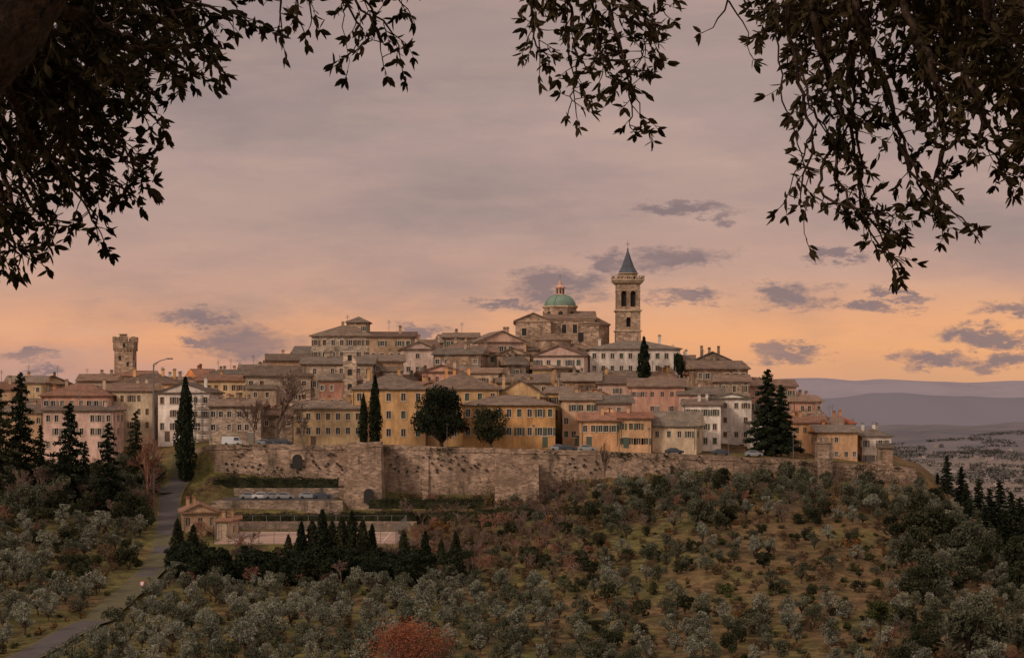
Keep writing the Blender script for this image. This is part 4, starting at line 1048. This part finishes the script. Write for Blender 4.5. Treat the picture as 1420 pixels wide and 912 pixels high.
for rep in range(2):
    j=9 if rep else 1
    S([(730,-45,7.2),(738,10,7.3),(745,60,7.4),(758,78,7.4)],.008,.002,1,.15,.045,jit=j)
    S([(760,-50,7.2),(790,10,7.3),(800,80,7.4),(790,145,7.5)],.009,.002,1,.15,.045,jit=j)
    S([(800,-55,7.2),(840,10,7.3),(865,90,7.4),(892,168,7.5)],.01,.002,1,.16,.045,jit=j)
    S([(850,-55,7.2),(880,0,7.3),(900,35,7.4),(890,80,7.5)],.008,.002,1,.16,.045,jit=j)
    S([(760,-50,7.0),(815,-10,7.1),(830,50,7.2),(835,100,7.3)],.008,.002,1,.16,.045,jit=j)
S([(900,-60,7.1),(912,-10,7.2),(920,15,7.3)],.006,.002,1,.13,.05)
S([(1040,-65,7),(1010,0,7.1),(995,25,7.2),(975,45,7.2)],.008,.0015,0,.02,.06)
S([(1010,0,7.1),(1030,30,7.2),(1040,75,7.2)],.004,.0015,.0,.06,.06)
S([(1100,-70,6.6),(1090,20,6.7),(1105,100,6.8),(1125,190,6.9),(1110,270,7)],.012,.003,.4,.18,.045)
S([(1080,0,6.6),(1082,120,6.7),(1115,230,6.8),(1118,330,6.9)],.004,.0015,.08,.08,.06)
S([(1125,190,6.9),(1105,240,7),(1090,275,7)],.004,.0015,1,.13,.03)
for rep in range(2):
    j=12 if rep else 1
    S([(1120,-70,6.6),(1140,30,6.8),(1150,120,7),(1190,200,7.1),(1200,290,7.2),(1238,360,7.3)],.014,.0025,.75,.18,.04,jit=j)
    S([(1180,-70,6.7),(1190,20,6.9),(1230,130,7),(1265,230,7.1),(1305,318,7.2)],.016,.003,.85,.19,.036,jit=j)
    S([(1180,60,6.7),(1170,160,6.9),(1160,240,7),(1200,300,7.1),(1250,320,7.2)],.01,.002,.75,.17,.042,jit=j)
    S([(1130,0,6.7),(1115,80,6.9),(1130,150,7),(1160,200,7.1)],.008,.002,.7,.17,.045,jit=j)
    S([(1240,-70,6.7),(1260,20,6.9),(1300,110,7),(1310,200,7.1),(1300,262,7.2)],.018,.003,1,.2,.033,jit=j)
    S([(1290,-60,6.6),(1320,40,6.8),(1350,130,6.9),(1380,190,7),(1390,228,7)],.02,.003,1,.22,.03,jit=j)
    S([(1350,-60,6.6),(1380,40,6.8),(1410,130,6.9),(1425,225,7)],.02,.003,1,.22,.028,jit=j)
    S([(1400,-60,6.5),(1430,50,6.6),(1440,150,6.7),(1440,220,6.8)],.02,.003,1,.22,.03,jit=j)
    for (a,c) in ((1080,-20),(1120,0),(1160,20),(1210,30),(1260,50),(1310,60),(1350,60),(1385,70),(1415,60),(1290,20),(1340,10),(1395,0)):
        S([(a+40,-70,7.1),(a+20,-10,7.3),(a,c,7.5),(a-15,c+50,7.6)],.01,.003,1,.22,.036,jit=j)
T.build('holm_oak_tree',([(3.6,6.6,h1(3.6,6.6)-.5),(3.2,6.5,0),(2.9,6.5,1.2),(2.4,6.5,1.75),(1.9,6.6,1.82)],[.34,.28,.2,.1,.07]))
# ------------------------------------------------------------------ sky
w=bpy.data.worlds.new('World'); scene.world=w; w.use_nodes=True; nt=w.node_tree; nt.nodes.clear(); L=nt.links
out=N(nt,'ShaderNodeOutputWorld'); bg=N(nt,'ShaderNodeBackground'); L.new(bg.outputs[0],out.inputs[0])
tc=N(nt,'ShaderNodeTexCoord').outputs['Generated']; sp=N(nt,'ShaderNodeSeparateXYZ'); L.new(tc,sp.inputs[0])
def mth(op,a,c,clamp=False):
    m=N(nt,'ShaderNodeMath',operation=op,use_clamp=clamp)
    for i,v in enumerate((a,c)):
        if v is None: continue
        if isinstance(v,(int,float)): m.inputs[i].default_value=v
        else: L.new(v,m.inputs[i])
    return m.outputs[0]
ay=mth('MAXIMUM',mth('ABSOLUTE',sp.outputs[1],None),.08)
u=mth('DIVIDE',sp.outputs[0],ay); v=mth('DIVIDE',sp.outputs[2],ay)
cv=N(nt,'ShaderNodeCombineXYZ'); L.new(u,cv.inputs[0]); L.new(v,cv.inputs[1]); UV=cv.outputs[0]
mp=N(nt,'ShaderNodeMapping'); L.new(UV,mp.inputs[0]); mp.inputs['Rotation'].default_value=(0,0,math.radians(-16)); mp.inputs['Scale'].default_value=(4,14,1); mp.inputs['Location'].default_value=(3.3,1.7,0)
nA=noise(nt,mp.outputs[0],1,7,.6); nB=noise(nt,mapping(nt,UV,(9,42,1)),1,7,.62); nC=noise(nt,mapping(nt,UV,(7,15,1)),1,7,.62)
wob=mth('MULTIPLY',mth('SUBTRACT',nA,.5),.05)
el=mth('ADD',sp.outputs[2],wob)
pe=lambda py:(HZ-py)/F
st=[(0,lin(172,143,138)),(pe(535),lin(184,147,137)),(pe(512),lin(207,152,127)),(pe(478),lin(233,165,121)),(pe(448),lin(222,163,128)),(pe(415),lin(202,157,135)),(pe(375),lin(189,153,139)),(pe(300),lin(182,153,143)),(pe(180),lin(175,151,144)),(pe(0),lin(165,143,138)),(.34,lin(172,151,146)),(.6,lin(208,188,184)),(1,lin(222,206,202))]
rp=ramp(nt,st); L.new(el,rp.inputs[0])
c=rp.outputs[0]
c=mixc(nt,maprange(nt,nA,.48,.66,0,.55),c,lin(142,127,126))
c=mixc(nt,maprange(nt,nA,.46,.28,0,.45),c,lin(212,176,156))
c=mixc(nt,maprange(nt,nC,.5,.66,0,.3),c,lin(139,124,124))
c=mixc(nt,maprange(nt,nB,.5,.72,0,.18),c,lin(222,182,158))
gl=mth('MULTIPLY',maprange(nt,u,-.25,.25,0,1),maprange(nt,el,.065,.035,0,.5),True)
c=mixc(nt,gl,c,lin(246,178,116))
nd=N(nt,'ShaderNodeTexNoise'); nd.inputs['Scale'].default_value=1; nd.inputs['Detail'].default_value=8; nd.inputs['Roughness'].default_value=.72; L.new(mapping(nt,UV,(34,85,1)),nd.inputs['Vector'])
vs=N(nt,'ShaderNodeVectorMath',operation='SUBTRACT'); L.new(nd.outputs['Color'],vs.inputs[0]); vs.inputs[1].default_value=(.5,.5,.5)
vm=N(nt,'ShaderNodeVectorMath',operation='MULTIPLY'); L.new(vs.outputs[0],vm.inputs[0]); vm.inputs[1].default_value=(.085,.036,0)
va=N(nt,'ShaderNodeVectorMath',operation='ADD'); L.new(UV,va.inputs[0]); L.new(vm.outputs[0],va.inputs[1]); UVd=va.outputs[0]
cur=None
for (b_,py_,a,h_) in ((1100,412,54,20),(1215,424,54,10),(1395,427,52,12),(940,357,66,18),(840,365,34,18),(955,408,54,12),(700,425,52,8),(770,398,74,22),(340,470,85,28),(278,440,50,10),(35,495,50,10),(1370,468,60,12),(1300,498,60,13),(1095,488,55,12),(590,455,40,9),(1160,355,30,10),(1400,500,50,14),(60,515,40,8),(278,475,25,9),(1250,405,44,7),(950,290,75,11)):
    s1=N(nt,'ShaderNodeVectorMath',operation='SUBTRACT'); L.new(UVd,s1.inputs[0]); s1.inputs[1].default_value=((b_-710)/F,(HZ-py_)/F,0)
    s2=N(nt,'ShaderNodeVectorMath',operation='MULTIPLY'); L.new(s1.outputs[0],s2.inputs[0]); s2.inputs[1].default_value=(F/a,F/h_,0)
    s3=N(nt,'ShaderNodeVectorMath',operation='LENGTH'); L.new(s2.outputs[0],s3.inputs[0]); q=s3.outputs['Value']
    cur=q if cur is None else mth('MINIMUM',cur,q)
mk=mth('MULTIPLY',maprange(nt,cur,1.2,.55,0,.92),maprange(nt,nB,.3,.5,.65,1),True)
c=mixc(nt,mk,c,lin(134,115,116))
c=mixc(nt,maprange(nt,sp.outputs[1],.3,-.7,0,.8),c,(.86,.72,.63,1))
sky=N(nt,'ShaderNodeTexSky',sky_type='NISHITA'); sky.sun_disc=False; sky.sun_elevation=math.radians(30); sky.sun_rotation=math.radians(228)
sm=N(nt,'ShaderNodeVectorMath',operation='SCALE'); L.new(sky.outputs[0],sm.inputs[0]); sm.inputs['Scale'].default_value=.001
c=mixc(nt,1.0,c,sm.outputs[0],'ADD')
L.new(c,bg.inputs[0]); bg.inputs[1].default_value=1.0
sd=bpy.data.lights.new('sun','SUN'); sd.energy=1.75; sd.angle=math.radians(11); sd.color=(1,.83,.67)
so=bpy.data.objects.new('sun',sd); COL.objects.link(so)
az=math.radians(228); e_=math.radians(30); dirv=Vector((math.sin(az)*math.cos(e_),math.cos(az)*math.cos(e_),math.sin(e_)))
so.rotation_euler=dirv.to_track_quat('Z','Y').to_euler()
scene.view_settings.view_transform='Standard'; scene.view_settings.look='None'; scene.view_settings.exposure=0
cd=bpy.data.cameras.new('camera'); cam=bpy.data.objects.new('camera',cd); COL.objects.link(cam)
cam.rotation_euler=(math.radians(90),0,0); cd.sensor_width=36; cd.lens=36*F/1420; cd.shift_y=(HZ-456)/1420; cd.clip_start=.1; cd.clip_end=80000
scene.camera=cam
print('objects',len(bpy.data.objects))
